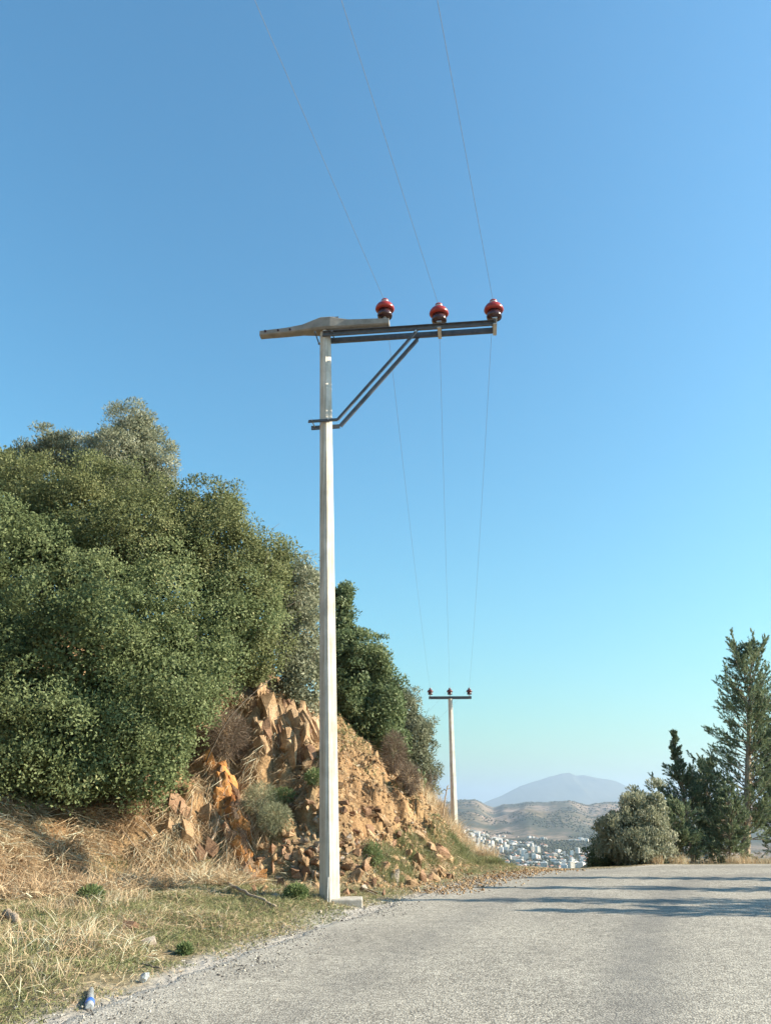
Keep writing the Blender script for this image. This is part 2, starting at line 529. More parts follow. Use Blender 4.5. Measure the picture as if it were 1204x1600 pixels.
M['shaded_concrete'] = mat_plain('arm_shade_concrete', (0.17, 0.16, 0.145), (0.29, 0.275, 0.25), 5, 0.9, 0, 0.004)  # cross-arm concrete: shade of its front face put into a darker colour
M['footing'] = mat_plain('dusty_concrete', (0.26, 0.23, 0.19), (0.46, 0.43, 0.38), 9, 0.95, 0, 0.006)
M['steel'] = mat_plain('weathered_steel', (0.07, 0.078, 0.09), (0.13, 0.13, 0.135), 9, 0.6, 0.3, 0.001)
M['zinc'] = mat_plain('galvanised_steel', (0.42, 0.43, 0.44), (0.60, 0.60, 0.59), 14, 0.42, 0.6)
M['red'] = mat_plain('red_glaze', (0.24, 0.018, 0.014), (0.32, 0.032, 0.02), 8, 0.3, spec=0.5)
M['maroon'] = mat_plain('maroon_glaze', (0.07, 0.012, 0.014), (0.11, 0.02, 0.02), 8, 0.3, spec=0.5)
M['brown_glaze'] = mat_plain('brown_glaze', (0.035, 0.012, 0.012), (0.06, 0.02, 0.018), 8, 0.2, spec=0.6)
M['wire'] = mat_plain('aluminium_wire', (0.16, 0.165, 0.17), (0.24, 0.24, 0.24), 9, 0.5, 0.4)
M['white_wall'] = mat_plain('white_render', (0.58, 0.57, 0.54), (0.78, 0.77, 0.74), 0.02, 0.9, spec=0.2)
def vary_by_object(m, lo, hi):
    n, l = m.node_tree.nodes, m.node_tree.links; p = n['Principled BSDF']
    src = p.inputs['Base Color'].links[0].from_socket
    oi = n.new('ShaderNodeObjectInfo'); r = ramp(n, [(0, lo), (0.35, (0.95, 0.93, 0.88)), (0.7, (1, 1, 1)), (1, hi)]); l.new(oi.outputs['Random'], r.inputs[0])
    l.new(mixc(n, l, src, r.outputs[0], 1.0, 'MULTIPLY'), p.inputs['Base Color'])
vary_by_object(M['white_wall'], (0.62, 0.55, 0.45), (1.0, 0.86, 0.72))
M['window'] = mat_plain('dark_window', (0.04, 0.05, 0.06), (0.07, 0.08, 0.09), 0.1, 0.3)
M['roof_tile'] = mat_plain('roof_tile', (0.34, 0.15, 0.09), (0.45, 0.24, 0.16), 0.08, 0.9, spec=0.2)
M['roof_flat'] = mat_plain('flat_roof', (0.50, 0.49, 0.47), (0.68, 0.67, 0.65), 0.06, 0.9, spec=0.2)
M['bark'] = mat_bark('bark', (0.07, 0.055, 0.04), (0.20, 0.16, 0.12))
M['bark_pale'] = mat_bark('pale_bark', (0.20, 0.15, 0.10), (0.42, 0.33, 0.23))
M['dead'] = mat_bark('dead_wood', (0.22, 0.16, 0.11), (0.45, 0.36, 0.26))
M['dead_grey'] = mat_bark('dead_brush_wood', (0.13, 0.10, 0.08), (0.27, 0.22, 0.18))
M['evergreen'] = mat_leaf('evergreen_leaves', [(0, (0.070, 0.093, 0.039)), (0.4, (0.151, 0.192, 0.083)), (0.8, (0.238, 0.278, 0.130)), (1, (0.378, 0.378, 0.186))])
M['evergreen_warm'] = mat_leaf('warm_evergreen_leaves', [(0, (0.074, 0.090, 0.036)), (0.4, (0.167, 0.190, 0.080)), (0.8, (0.261, 0.272, 0.130)), (1, (0.392, 0.344, 0.172))])
M['olive'] = mat_leaf('olive_leaves', [(0, (0.090, 0.103, 0.059)), (0.4, (0.202, 0.218, 0.137)), (0.8, (0.356, 0.363, 0.256)), (1, (0.523, 0.517, 0.392))], 0.3)
M['carob'] = mat_leaf('dark_glossy_leaves', [(0, (0.057, 0.083, 0.042)), (0.5, (0.133, 0.178, 0.083)), (0.9, (0.245, 0.282, 0.137)), (1, (0.356, 0.356, 0.193))], 0.3, 0.5)
M['cypress'] = mat_leaf('cypress_scales', [(0, (0.070, 0.098, 0.056)), (0.45, (0.162, 0.210, 0.119)), (0.85, (0.318, 0.368, 0.222)), (1, (0.527, 0.525, 0.314))], 0.3, 0.6, 0.2)
M['grass'] = mat_leaf('green_grass', [(0, (0.098, 0.123, 0.054)), (0.5, (0.205, 0.224, 0.098)), (0.85, (0.327, 0.304, 0.161)), (1, (0.540, 0.406, 0.279))], 0.3, 0.6, 0.2)
M['straw'] = mat_leaf('dry_straw', [(0, (0.211, 0.136, 0.080)), (0.35, (0.412, 0.283, 0.172)), (0.75, (0.625, 0.490, 0.317)), (1, (0.669, 0.690, 0.533))], 0.25, 0.7, 0.2)
M['far_leaf'] = mat_leaf('far_tree_leaves', [(0, (0.03, 0.036, 0.022)), (0.5, (0.06, 0.066, 0.042)), (1, (0.11, 0.105, 0.07))], 0.1, 0.9, 0.0)
M['brush'] = mat_leaf('dead_brush', [(0, (0.10, 0.07, 0.05)), (0.5, (0.19, 0.145, 0.11)), (1, (0.30, 0.24, 0.18))], 0.15, 0.8, 0.1)
M['sage'] = mat_leaf('grey_green_leaves', [(0, (0.112, 0.125, 0.075)), (0.5, (0.237, 0.250, 0.150)), (1, (0.413, 0.400, 0.263))], 0.2, 0.7, 0.2)
M['weed'] = mat_leaf('bright_weed_leaves', [(0, (0.088, 0.128, 0.053)), (0.5, (0.158, 0.216, 0.088)), (1, (0.282, 0.304, 0.141))], 0.3, 0.6, 0.2)
M['rock_tan'] = mat_rock('tan_rock', [(0.28, (0.20, 0.12, 0.065)), (0.45, (0.35, 0.23, 0.13)), (0.6, (0.44, 0.305, 0.185)), (0.8, (0.38, 0.28, 0.19))])
M['rock_orange'] = mat_rock('ochre_rock', [(0.28, (0.22, 0.09, 0.035)), (0.45, (0.42, 0.19, 0.065)), (0.62, (0.52, 0.27, 0.10)), (0.8, (0.36, 0.22, 0.13))])
M['rock_brown'] = mat_rock('brown_rock', [(0.28, (0.13, 0.075, 0.05)), (0.5, (0.28, 0.17, 0.105)), (0.75, (0.38, 0.26, 0.17))])
M['rock_grey'] = mat_rock('grey_rock', [(0.28, (0.19, 0.155, 0.125)), (0.5, (0.33, 0.28, 0.23)), (0.75, (0.44, 0.38, 0.31))])

# ------------------------------------------------------------------ STRUCTURE: near ground
def axis(parts):
    out = []
    for a, b, st in parts:
        out.append(np.arange(a, b - 1e-6, st))
    return np.concatenate(out + [[parts[-1][1]]])
ax = axis([(-60, -20, 4), (-20, -9, 0.8), (-9, -3.4, 0.1), (-3.4, 3.0, 0.055), (3.0, 6, 0.1), (6, 14, 0.3), (14, 30, 1.5), (30, 70, 5)])
ay = axis([(-40, -8, 4), (-8, 4, 0.7), (4, 11, 0.16), (11, 13.6, 0.1), (13.6, 21, 0.055), (21, 24, 0.1), (24, 34, 0.25), (34, 64, 0.8), (64, 80, 3)])
GX, GY = np.meshgrid(ax, ay)
GZ = height(GX, GY)
ES = edge_d(GX, GY); FS = foot_d(GX, GY)
# the ground dips a little under the road so that the road sheet lies clear above it
wob = 0.12 * fbm(GX.ravel() * 1.1, GY.ravel() * 1.1, oct=3, seed=5)
vg = (smooth(0.9, -0.1, FS + wob * 3)).reshape(GX.shape)
gv = (smooth(0.55, 0.05, ES + wob * 1.6)).reshape(GX.shape)
GZ = GZ - (0.07 * smooth(-0.12, -0.5, ES) * smooth(-7.6, -7.2, ES)).reshape(GZ.shape)
ground = obj('ground', grid_mesh('ground', GX, GY, GZ, {'verge': vg.ravel(), 'gravel': gv.ravel()}), M['soil'])
tag(ground, kind='structure')

# ------------------------------------------------------------------ STRUCTURE: road
def make_road():
    seg = np.linalg.norm(np.diff(EDGE, axis=0), axis=1); cum = np.concatenate([[0], np.cumsum(seg)])
    ts = np.arange(0, cum[-1], 0.12)
    ex = np.interp(ts, cum, EDGE[:, 0]); ey = np.interp(ts, cum, EDGE[:, 1])
    tx, ty = np.gradient(ex), np.gradient(ey)
    for _ in range(12):
        tx = np.convolve(np.pad(tx, 4, 'edge'), np.ones(9) / 9, 'valid'); ty = np.convolve(np.pad(ty, 4, 'edge'), np.ones(9) / 9, 'valid')
    L = np.hypot(tx, ty); nx, ny = ty / L, -tx / L
    jit = 0.10 * fbm(ts * 0.9, ts * 0, oct=4, seed=77) + 0.05 * fbm(ts * 4.5, ts * 0 + 3, oct=2, seed=78)
    width = 7.4
    ac = np.concatenate([[0, 0.06, 0.15, 0.3, 0.5], np.arange(0.75, width, 0.25), [width]])
    A = ac[None, :] + jit[:, None] * np.clip(1 - ac / 1.5, 0, 1)[None, :]
    # where the bend tightens, keep the inside rows from crossing
    X = ex[:, None] + nx[:, None] * A; Y = ey[:, None] + ny[:, None] * A
    Z = height(X, Y, False)
    Z = np.where(A > 0, Z, Z)
    crown = 0.02 * np.sin(np.clip(A / width, 0, 1) * math.pi)
    thick = np.where(ac[None, :] < 0.03, -0.03, 0.016)
    Z = np.maximum(Z, height(X, Y)) + crown + thick
    Z = Z + 0.004 * fbm(X * 0.7, Y * 0.7, oct=2, seed=90).reshape(X.shape)
    t1 = np.exp(-((A - 1.55) / 0.33) ** 2); t2 = np.exp(-((A - 3.9) / 0.33) ** 2)
    track = 1.0 * (t1 * 0.6 + t2)
    dust = np.exp(-np.clip(A, 0, None) / 0.28)
    return grid_mesh('road', X, Y, Z, {'track': track.ravel(), 'dust': dust.ravel()})
road = obj('road', make_road(), M['road'])
tag(road, kind='structure')

# ------------------------------------------------------------------ STRUCTURE: valley, hills, sea plain, far mountain
def far_h(x, y):
    sh = x.shape; x = x.ravel(); y = y.ravel()
    r = np.hypot(x, y)
    plain = -122.0
    z = np.maximum(-7.5 - 0.16 * np.maximum(r - 60, 0), plain)
    z = np.where(z <= plain + 0.01, plain + 5 * fbm(x / 500, y / 500, oct=3, seed=61), z)
    az = np.degrees(np.arctan2(x, y))
    front = 2750 + 330 * fbm(az / 5.0, az * 0 + 2, oct=3, seed=64) - 250 * smooth(9, 4.5, az)
    rise = smooth(0, 1, (r - front) / 2500.0) * smooth(8200, 6200, r)
    crest = 121 + 14 * fbm(az / 2.0, az * 0, oct=4, seed=62) - 26 * np.exp(-((az - 7.4) / 0.55) ** 2) + 12 * smooth(7.2, 6.0, az) + 8 * smooth(12.5, 15.0, az)
    z = z + rise * crest
    z = z + 34 * smooth(0.05, 0.5, rise) * smooth(1.0, 0.8, rise) * fbm(x / 620, y / 620, oct=5, seed=63)
    # low knoll with a hamlet on its flank, left of the town
    z = z + 38 * np.exp(-((az - 5.6) / 1.8) ** 2 - ((r - 2550) / 420) ** 2)
    return z.reshape(sh)
azs = np.radians(np.concatenate([np.arange(-180, -20, 4.0), np.arange(-20, 2, 1.0), np.arange(2, 24, 0.11), np.arange(24, 60, 1.0), np.arange(60, 180.1, 4.0)]))
rs = np.concatenate([np.geomspace(46, 1200, 40), np.arange(1240, 6600, 36), np.geomspace(6700, 40000, 40)])
AZ, RR = np.meshgrid(azs, rs)
FX, FY = RR * np.sin(AZ), RR * np.cos(AZ)
FZ = far_h(FX, FY)
wood = smooth(0.0, 0.35, fbm(FX.ravel() / 420, FY.ravel() / 420, oct=4, seed=71)) * 0.75
azd = np.degrees(AZ).ravel()
wood = np.maximum(wood, 0.9 * smooth(10.5, 13.5, azd) * smooth(2500, 3100, RR.ravel()) * smooth(4300, 3500, RR.ravel()))
hills = obj('hills', grid_mesh('hills', FX, FY, FZ, {'wood': wood}), M['far'])
tag(hills, kind='structure')

def make_mountain():
    # an isolated peak far beyond the hills: skyline surveyed as azimuth, elevation
    sky_pts = [(735, 1262), (760, 1253), (785, 1243), (812, 1229), (836, 1221), (858, 1213), (874, 1209), (888, 1208), (897, 1212), (908, 1211), (925, 1215), (942, 1217), (962, 1222), (985, 1230), (1010, 1240), (1040, 1250), (1090, 1262)]
    D = 16500.0
    xs, zs = [], []
    for px, py in sky_pts:
        p = P(px, py, D); xs.append(p.x); zs.append(p.z)
    x = np.linspace(xs[0] - 900, xs[-1] + 900, 260)
    top = np.interp(x, xs, zs, left=-60, right=-60) + 9 * fbm(x / 260, x * 0, oct=3, seed=81)
    v = np.linspace(-1, 1, 61)
    X = np.repeat(x[None, :], len(v), 0)
    Yv = D + v[:, None] * 2600 + 150 * fbm(X.ravel() / 900, np.repeat(v, len(x)) * 3, oct=3, seed=82).reshape(X.shape)
    prof = (1 - np.abs(v)) ** 1.25
    Z = -125 + (np.maximum(top, -120)[None, :] + 125) * prof[:, None]
    gul = fbm(X.ravel() / 420, Yv.ravel() / 420, oct=4, seed=83).reshape(X.shape)
    Z = Z + 55 * gul * (prof * (1 - prof))[:, None] * 2 * ((np.maximum(top, -120) + 125) / 650)[None, :]
    return grid_mesh('mountain', X, Yv, Z)
mountain = obj('mountain', make_mountain(), M['mountain'])
tag(mountain, kind='structure')

# ------------------------------------------------------------------ the near pole
def arm_point(o, u, target_px):
    lo, hi = -6.0, 6.0
    for _ in range(50):
        mid = (lo + hi) / 2
        if proj(o + u * mid)[0] < target_px: lo = mid
        else: hi = mid
    return (lo + hi) / 2

def insulator(parent, base, sc=1.0, glaze='red'):
    """pin insulator: red glazed dome with skirt, brown lower bell, steel pin"""
    base = Vector(base)
    e = MB().lathe(base + Vector((0, 0, 0.10 * sc)), (0, 0, 1), [(r * sc, z * sc) for r, z in
        [(0.045, 0.075), (0.095, 0.07), (0.150, 0.075), (0.166, 0.10), (0.158, 0.14), (0.130, 0.185), (0.09, 0.215), (0.055, 0.23), (0.047, 0.245), (0.062, 0.262), (0.062, 0.285), (0.04, 0.305), (0.01, 0.312)]], 24)
    ins = e.build('insulator', M[glaze], parent)
    MB().lathe(base + Vector((0, 0, 0.10 * sc)), (0, 0, 1), [(r * sc, z * sc) for r, z in
        [(0.05, -0.05), (0.122, -0.055), (0.130, -0.02), (0.116, 0.02), (0.112, 0.085), (0.03, 0.09)]], 24).build('lower_bell', M['brown_glaze'], ins)
    MB().cyl(base + Vector((0, 0, -0.12 * sc)), base + Vector((0, 0, 0.12 * sc)), 0.022 * sc, 0.02 * sc, 10).cyl(base + Vector((0, 0, -0.01)), base + Vector((0, 0, 0.02)), 0.04 * sc, seg=6).build('pin', M['zinc'], ins)
    # tie wrap that holds the wire in the top groove
    MB().lathe(base + Vector((0, 0, 0.10 * sc)), (0, 0, 1), [(r * sc, z * sc) for r, z in [(0.05, 0.237), (0.066, 0.24), (0.066, 0.256), (0.05, 0.259)]], 14).build('tie_wire', M['zinc'], ins)
    return base + Vector((0, 0, 0.412 * sc))

PY = 13.0
pb = P(516, 1414, PY); pb.z = height(pb.x, pb.y)
pt = P(508, 520, PY)
pole = empty('utility_pole', pb, 'tall near concrete utility pole with steel bracket and three red insulators', 'utility pole')

def shaft(base, top, w0, w1, rot, ch=0.10):
    bm = bmesh.new()
    rings = []
    ax_ = (top - base)
    n = 26
    for i in range(n + 1):
        t = i / n; c = base + ax_ * t; wd = w0 + (w1 - w0) * t
        h = wd / 2; k = h * ch * 2
        ring = []
        for sx, sy in ((1, 1), (-1, 1), (-1, -1), (1, -1)):
            pts = [(sx * h, sy * (h - k)), (sx * (h - k), sy * h)]
            if sx * sy < 0: pts = pts[::-1]
            for (a, b) in pts:
                ca, sa = math.cos(rot), math.sin(rot)
                ring.append(bm.verts.new((c.x + a * ca - b * sa, c.y + a * sa + b * ca, c.z)))
        rings.append(ring)
    m = len(rings[0])
    for i in range(n):
        for j in range(m):
            bm.faces.new((rings[i][j], rings[i][(j + 1) % m], rings[i + 1][(j + 1) % m], rings[i + 1][j]))
    bm.faces.new(rings[0][::-1]); bm.faces.new(rings[-1])
    bmesh.ops.recalc_face_normals(bm, faces=list(bm.faces))
    me = bpy.data.meshes.new('shaft'); bm.to_mesh(me); bm.free()
    return me
top_c = pt + Vector((0, 0, 0.05))
obj('shaft', shaft(pb + Vector((0, 0, -0.4)), top_c, 0.262, 0.178, R(39), 0.17), M['concrete'], pole)

ARM_ROT = R(-6.5)
u = Vector((math.cos(ARM_ROT), math.sin(ARM_ROT), 0)); vperp = Vector((-u.y, u.x, 0))      # vperp points away from the camera
hub = Vector(pt)
def on_arm(px, off=0.0, dz=0.0):
    return hub + u * arm_point(hub + vperp * off, u, px) + vperp * off + Vector((0, 0, dz))

# concrete cross-arm: thick over the pole, slimmer towards the ends
def concrete_arm():
    tl = arm_point(hub, u, 407); tr = arm_point(hub, u, 608)
    st = [(tl, 0.075, 0.0, 0.085), (tl * 0.6, 0.083, 0.02, 0.095), (-0.45, 0.098, 0.05, 0.11), (-0.22, 0.155, 0.085, 0.14), (-0.08, 0.185, 0.10, 0.165), (0.12, 0.185, 0.10, 0.165), (0.30, 0.145, 0.09, 0.14), (0.48, 0.115, 0.085, 0.115), (tr * 0.75, 0.10, 0.085, 0.10), (tr, 0.085, 0.085, 0.09)]
    bm = bmesh.new(); rings = []
    for t, hh, dz, hw in st:
        c = hub + u * t + Vector((0, 0, 0.045 + dz))
        r = []
        for a, b in ((1, .75), (.75, 1), (-.75, 1), (-1, .75), (-1, -.75), (-.75, -1), (.75, -1), (1, -.75)):
            r.append(bm.verts.new(c + vperp * (hw * a) + Vector((0, 0, hh * b * 0.76))))
        rings.append(r)
    for i in range(len(rings) - 1):
        for j in range(8):
            bm.faces.new((rings[i][j], rings[i][(j + 1) % 8], rings[i + 1][(j + 1) % 8], rings[i + 1][j]))
    bm.faces.new(rings[0][::-1]); bm.faces.new(rings[-1])
    bmesh.ops.recalc_face_normals(bm, faces=list(bm.faces))
    me = bpy.data.meshes.new('concrete_arm'); bm.to_mesh(me); bm.free()
    return obj('concrete_arm', me, M['shaded_concrete'], pole), tl, tr
carm, tl, tr = concrete_arm()
# lifting loop on the hub, bolt heads and empty bolt holes of the arm
MB().cyl(hub + u * 0.15 + Vector((0, 0, 0.31)), hub + u * 0.15 + Vector((0, 0, 0.345)), 0.035, seg=10).cyl(hub + u * 0.15 + Vector((0, 0, 0.345)), hub + u * 0.26 + Vector((0, 0, 0.35)), 0.012, seg=8).build('lifting_bolt', M['steel'], carm)
for t in (tl + 0.12, tl + 0.38, tl + 0.62):
    MB().cyl(hub + u * t + vperp * -0.084 + Vector((0, 0, 0.06)), hub + u * t + vperp * -0.12 + Vector((0, 0, 0.06)), 0.022, seg=8).build('bolt', M['brown_glaze'], carm)

def channel(name, a, b, back, hh=0.10, fl=0.05, parent=None):
    """rolled C section from a to b; flanges point along back"""
    mb = MB()
    a, b = Vector(a), Vector(b); d = (b - a).normalized(); back = Vector(back); upv = back.cross(d).normalized()
    if upv.z < 0: upv = -upv
    mb.bar(a, b, 0.009, hh, upv)
    for s in (1, -1):
        mb.bar(a + upv * s * (hh / 2 - 0.004) + back * fl / 2, b + upv * s * (hh / 2 - 0.004) + back * fl / 2, fl - 0.006, 0.010, upv)
    return mb.build(name, M['steel'], parent)
ZS = -0.11
half = 0.108
st0 = arm_point(hub, u, 506); st1 = arm_point(hub, u, 774)
for sgn in (-1, 1):
    off = vperp * (half * sgn)
    a = hub + u * st0 + off + Vector((0, 0, ZS)); b = hub + u * st1 + off + Vector((0, 0, ZS))
    channel('steel_channel', a, b, vperp * sgn * 1.0, 0.105, 0.05, pole)
# spacer plates and tie bolts of the bracket
for t in (-0.16, 0.17, st1 - 0.03):
    c = hub + u * t + Vector((0, 0, ZS))
    MB().bar(c - vperp * 0.20, c + vperp * 0.20, 0.02, 0.02).cyl(c - vperp * 0.215, c - vperp * 0.19, 0.022, seg=6).cyl(c + vperp * 0.19, c + vperp * 0.215, 0.022, seg=6).build('tie_bolt', M['steel'], pole)
# twin brace: clasps the pole, kinks and climbs to the channels
zb_pt = P(519, 662, PY)
kb = arm_point(Vector((hub.x, hub.y, zb_pt.z)), u, 529); kl = arm_point(Vector((hub.x, hub.y, zb_pt.z)), u, 484)
kt = arm_point(hub, u, 650)
for sgn in (-1, 1):
    off = vperp * (0.124 * sgn)
    a0 = Vector((hub.x, hub.y, zb_pt.z)) + u * kl + off
    a1 = Vector((hub.x, hub.y, zb_pt.z + 0.005)) + u * kb + off
    a2 = hub + u * kt + vperp * (0.128 * sgn) + Vector((0, 0, ZS - 0.085))
    mb = MB()
    mb.bar(a0, a1, 0.012, 0.054).bar(a0 + Vector((0, 0, -0.034)) + vperp * sgn * 0.025, a1 + Vector((0, 0, -0.034)) + vperp * sgn * 0.025, 0.04, 0.010)
    dv = (a2 - a1).normalized(); nv = dv.cross(vperp).normalized()
    mb.bar(a1 - dv * 0.01 + vperp * sgn * 0.002, a2 + dv * 0.05 + vperp * sgn * 0.002, 0.012, 0.054, nv if nv.z > 0 else -nv)
    nz = nv if nv.z > 0 else -nv
    mb.bar(a1 - nz * 0.034 + vperp * sgn * 0.026, a2 - nz * 0.034 + vperp * sgn * 0.026, 0.04, 0.010, nz)
    mb.build('brace', M['steel'], pole)
    if sgn < 0:
        MB().cyl(a2 - vperp * 0.03, a2 + vperp * 0.02, 0.024, seg=6).build('bolt', M['zinc'], pole)
c = Vector((hub.x, hub.y, zb_pt.z))
for t in (kl + 0.07, 0.14):
    MB().bar(c + u * t - vperp * 0.19, c + u * t + vperp * 0.19, 0.018, 0.018).build('clamp_bolt', M['zinc'], pole)
# insulators with their seats
wire_pts = []
i1 = on_arm(601, 0, 0)
i1.z = (hub + u * tr).z + 0.045 + 0.085 + 0.072 + 0.02
wire_pts.append(insulator(pole, i1, 1.16))
for px in (686, 772):
    q = on_arm(px, 0, ZS)
    MB().box(q + Vector((0, 0, 0.062)), (0.09, 0.42, 0.016), Matrix.Rotation(ARM_ROT, 3, 'Z')).box(q + Vector((0, 0, -0.062)), (0.07, 0.40, 0.014), Matrix.Rotation(ARM_ROT, 3, 'Z')).box(q + Vector((0, 0, 0.0)), (0.03, 0.03, 0.15), Matrix.Rotation(ARM_ROT, 3, 'Z')).build('insulator_seat', M['zinc'], pole)
    wire_pts.append(insulator(pole, q + Vector((0, 0, 0.14)), 1.16))
# drip pipe for the earth wire at the foot
gp = P(511, 1412, PY - 0.17)
gz = height(gp.x, gp.y)
MB().cyl((gp.x, gp.y, gz - 0.1), (gp.x + 0.004, gp.y + 0.01, gz + 0.34), 0.014, seg=10).build('earth_pipe', M['zinc'], pole)
# concrete footing slab
fs = MB().box((0, 0, 0), (0.80, 0.40, 0.14), Matrix.Rotation(R(2), 3, 'Z')).build('concrete_footing', M['footing'], None, 0.02)
fc = P(525, 1414, PY + 0.03)
fs.location = (fc.x, PY + 0.06, pb.z - 0.054)
tag(fs, 'low pale concrete footing slab around the foot of the near pole', 'footing')

# ------------------------------------------------------------------ the far pole
QY = 56.0
qb = P(711, 1322, QY); qt = P(703, 1092, QY)
pole2 = empty('utility_pole', (qb.x, qb.y, height(qb.x, qb.y)), 'slender far concrete utility pole with short T-shaped crossarm', 'utility pole')
obj('shaft', shaft(Vector((qb.x, qb.y, min(height(qb.x, qb.y), qb.z) - 0.3)), qt, 0.40, 0.24, R(38), 0.13), M['concrete'], pole2)
hub2 = qt + Vector((0, 0, 0.08))
u2 = Vector((math.cos(R(-2)), math.sin(R(-2)), 0)); v2 = Vector((-u2.y, u2.x, 0))
l2, r2 = arm_point(hub2, u2, 669.5), arm_point(hub2, u2, 736)
for sgn in (-1, 1):
    channel('steel_channel', hub2 + u2 * l2 + v2 * sgn * 0.16, hub2 + u2 * r2 + v2 * sgn * 0.16, v2 * sgn, 0.15, 0.06, pole2)
wire_pts2 = []
for px in (672, 702.5, 733):
    q = hub2 + u2 * arm_point(hub2, u2, px)
    MB().box(q + Vector((0, 0, 0.085)), (0.12, 0.44, 0.02)).box(q, (0.05, 0.05, 0.16)).build('insulator_seat', M['zinc'], pole2)
    wire_pts2.append(insulator(pole2, q + Vector((0, 0, 0.16)), 1.3, 'maroon'))

# ------------------------------------------------------------------ wires
def span(a, b, sag, n=40, skip_end=True):
    a, b = np.array(a), np.array(b)
    t = np.linspace(0, 1, n)[:, None]
    p = a + (b - a) * t
    p[:, 2] -= sag * 4 * (t * (1 - t))[:, 0]
    return p
wl = ['left wire of the power line, running over the leftmost insulators', 'middle wire of the power line, running over the centre insulators', 'right wire of the power line, running over the rightmost insulators']
tops = [(405, 0), (538, 0), (685, 0)]
for i in range(3):
    a = wire_pts[i] + Vector((0, 0, -0.06)); b = wire_pts2[i] + Vector((0, 0, -0.07))
    # the line behind the camera: keep the bearing surveyed where the wire leaves the picture
    d = ray(*tops[i]); t = (a.z + 0.02 - EYE) / d[2]
    m = Vector((d[0] * t, d[1] * t, a.z + 0.02))
    dirn = (m - a); dirn = dirn / abs(dirn.y)
    prev = a + dirn * 48
    nxt = b + Vector((-9.0, 48, -5.0))
    path = np.vstack([span(prev, a, 0.35, 40), span(a, b, 0.45, 50)[1:], span(b, nxt, 0.5, 20)[1:]])
    o = obj('power_wire', tubes('power_wire', [path], [0.0032], 6), M['wire'])
    tag(o, wl[i], 'wire', 'wires of the power line')

# ------------------------------------------------------------------ foliage builders
def lobe(px, py, Y, rx, ry, rd=None):
    c = P(px, py, Y); z = depth(c)
    a, b = rx * z / F_PX, ry * z / F_PX
    return (np.array(c), np.array([a, rd if rd else a, b]))

def inside(p, lobes, scale=1.0):
    m = np.zeros(len(p), bool)
    for c, r in lobes:
        m |= (((p - c) / (r * scale)) ** 2).sum(1) < 1
    return m

def crown_points(lobes, dens, rc=(0.2, 0.42), per=90, gap=0.2, gapscale=1.1, seed=0, outward=0.6, upw=0.35, shag=0.3):
    """clumps of leaves over a set of lobes, with holes between the clumps"""
    g = np.random.default_rng(seed)
    Cs, Ns = [], []
    for c, r in lobes:
        area = 4 * math.pi * ((((r[0] * r[1]) ** 1.6 + (r[0] * r[2]) ** 1.6 + (r[1] * r[2]) ** 1.6) / 3) ** (1 / 1.6))
        n = int(area * dens)
        d = norm(g.normal(size=(n, 3)))
        k = 1 + shag * fbm(d[:, 0] * 2.2 + c[0], d[:, 1] * 2.2 + c[1], d[:, 2] * 2.2 + c[2], oct=3, seed=seed)
        k *= np.where(g.random(n) < 0.30, g.uniform(0.6, 0.95, n), g.uniform(0.92, 1.05, n))
        p = c + d * r * k[:, None]
        nn = norm(d / r)
        others = [(cc, rr) for cc, rr in lobes if cc is not c]
        keep = ~inside(p, others, 0.82) if others else np.ones(n, bool)
        ns = fbm(p[:, 0] * gapscale, p[:, 1] * gapscale, p[:, 2] * gapscale, oct=2, seed=seed + 5)
        keep &= ns > np.quantile(ns, gap) if n > 4 else True
        Cs.append(p[keep]); Ns.append(nn[keep])
    C = np.vstack(Cs); N = np.vstack(Ns)
    ok = C[:, 2] > height(C[:, 0], C[:, 1], False) + 0.05
    away = (N * norm(np.array([0, 0, EYE]) - C)).sum(1) < -0.25      # thinner on the side nobody faces
    ok &= ~away | (g.random(len(C)) < 0.4)
    C, N = C[ok], N[ok]
    rcl = g.uniform(rc[0], rc[1], len(C))
    cnt = np.maximum((per * (rcl / rc[1]) ** 2 * g.uniform(0.6, 1.3, len(C))).astype(int), 6)
    idx = np.repeat(np.arange(len(C)), cnt)
    d = norm(norm(g.normal(size=(len(idx), 3))) + outward * N[idx] + np.array([0, 0, upw]))
    rad = rcl[idx] * g.random(len(idx)) ** 0.45
    pos = C[idx] + d * rad[:, None] * np.array([1, 1, 0.85])
    clump_t = g.normal(0, 0.10, len(C))[idx]
    return pos, d, N[idx], idx, clump_t, g

def core_leaves(lobes, per_m2, g, k=0.74):
    P_, N_ = [], []
    for c, r in lobes:
        rr = r * k
        area = 4 * math.pi * (rr[0] * rr[1] + rr[0] * rr[2] + rr[1] * rr[2]) / 3
        n = int(area * per_m2)
        d = norm(g.normal(size=(n, 3)))
        p = c + d * rr * g.uniform(0.85, 1.08, n)[:, None]
        keep = np.ones(n, bool)
        for c2, r2 in lobes:
            if c2 is not c: keep &= (((p - c2) / (r2 * k * 0.9)) ** 2).sum(1) > 1
        P_.append(p[keep]); N_.append(d[keep])
    return np.vstack(P_), np.vstack(N_)

def bumpy(lobes, g, n=11, size=(0.30, 0.46)):
    out = []
    for c, r in lobes:
        k = max(5, int(n * min(1.6, (r.mean() / 0.9))))
        d = norm(g.normal(size=(k * 3, 3)))
        sel = [d[0]]
        for q in d[1:]:                                   # spread the humps
            if len(sel) < k and min(np.linalg.norm(q - t) for t in sel) > 1.9 / math.sqrt(k): sel.append(q)
        for q in sel:
            rr = r * g.uniform(*size)
            rr = np.maximum(np.full(3, rr.mean()) * 0.6 + rr * 0.4, 0.12)
            out.append((c + q * (r - rr * 0.55), rr))
    return out

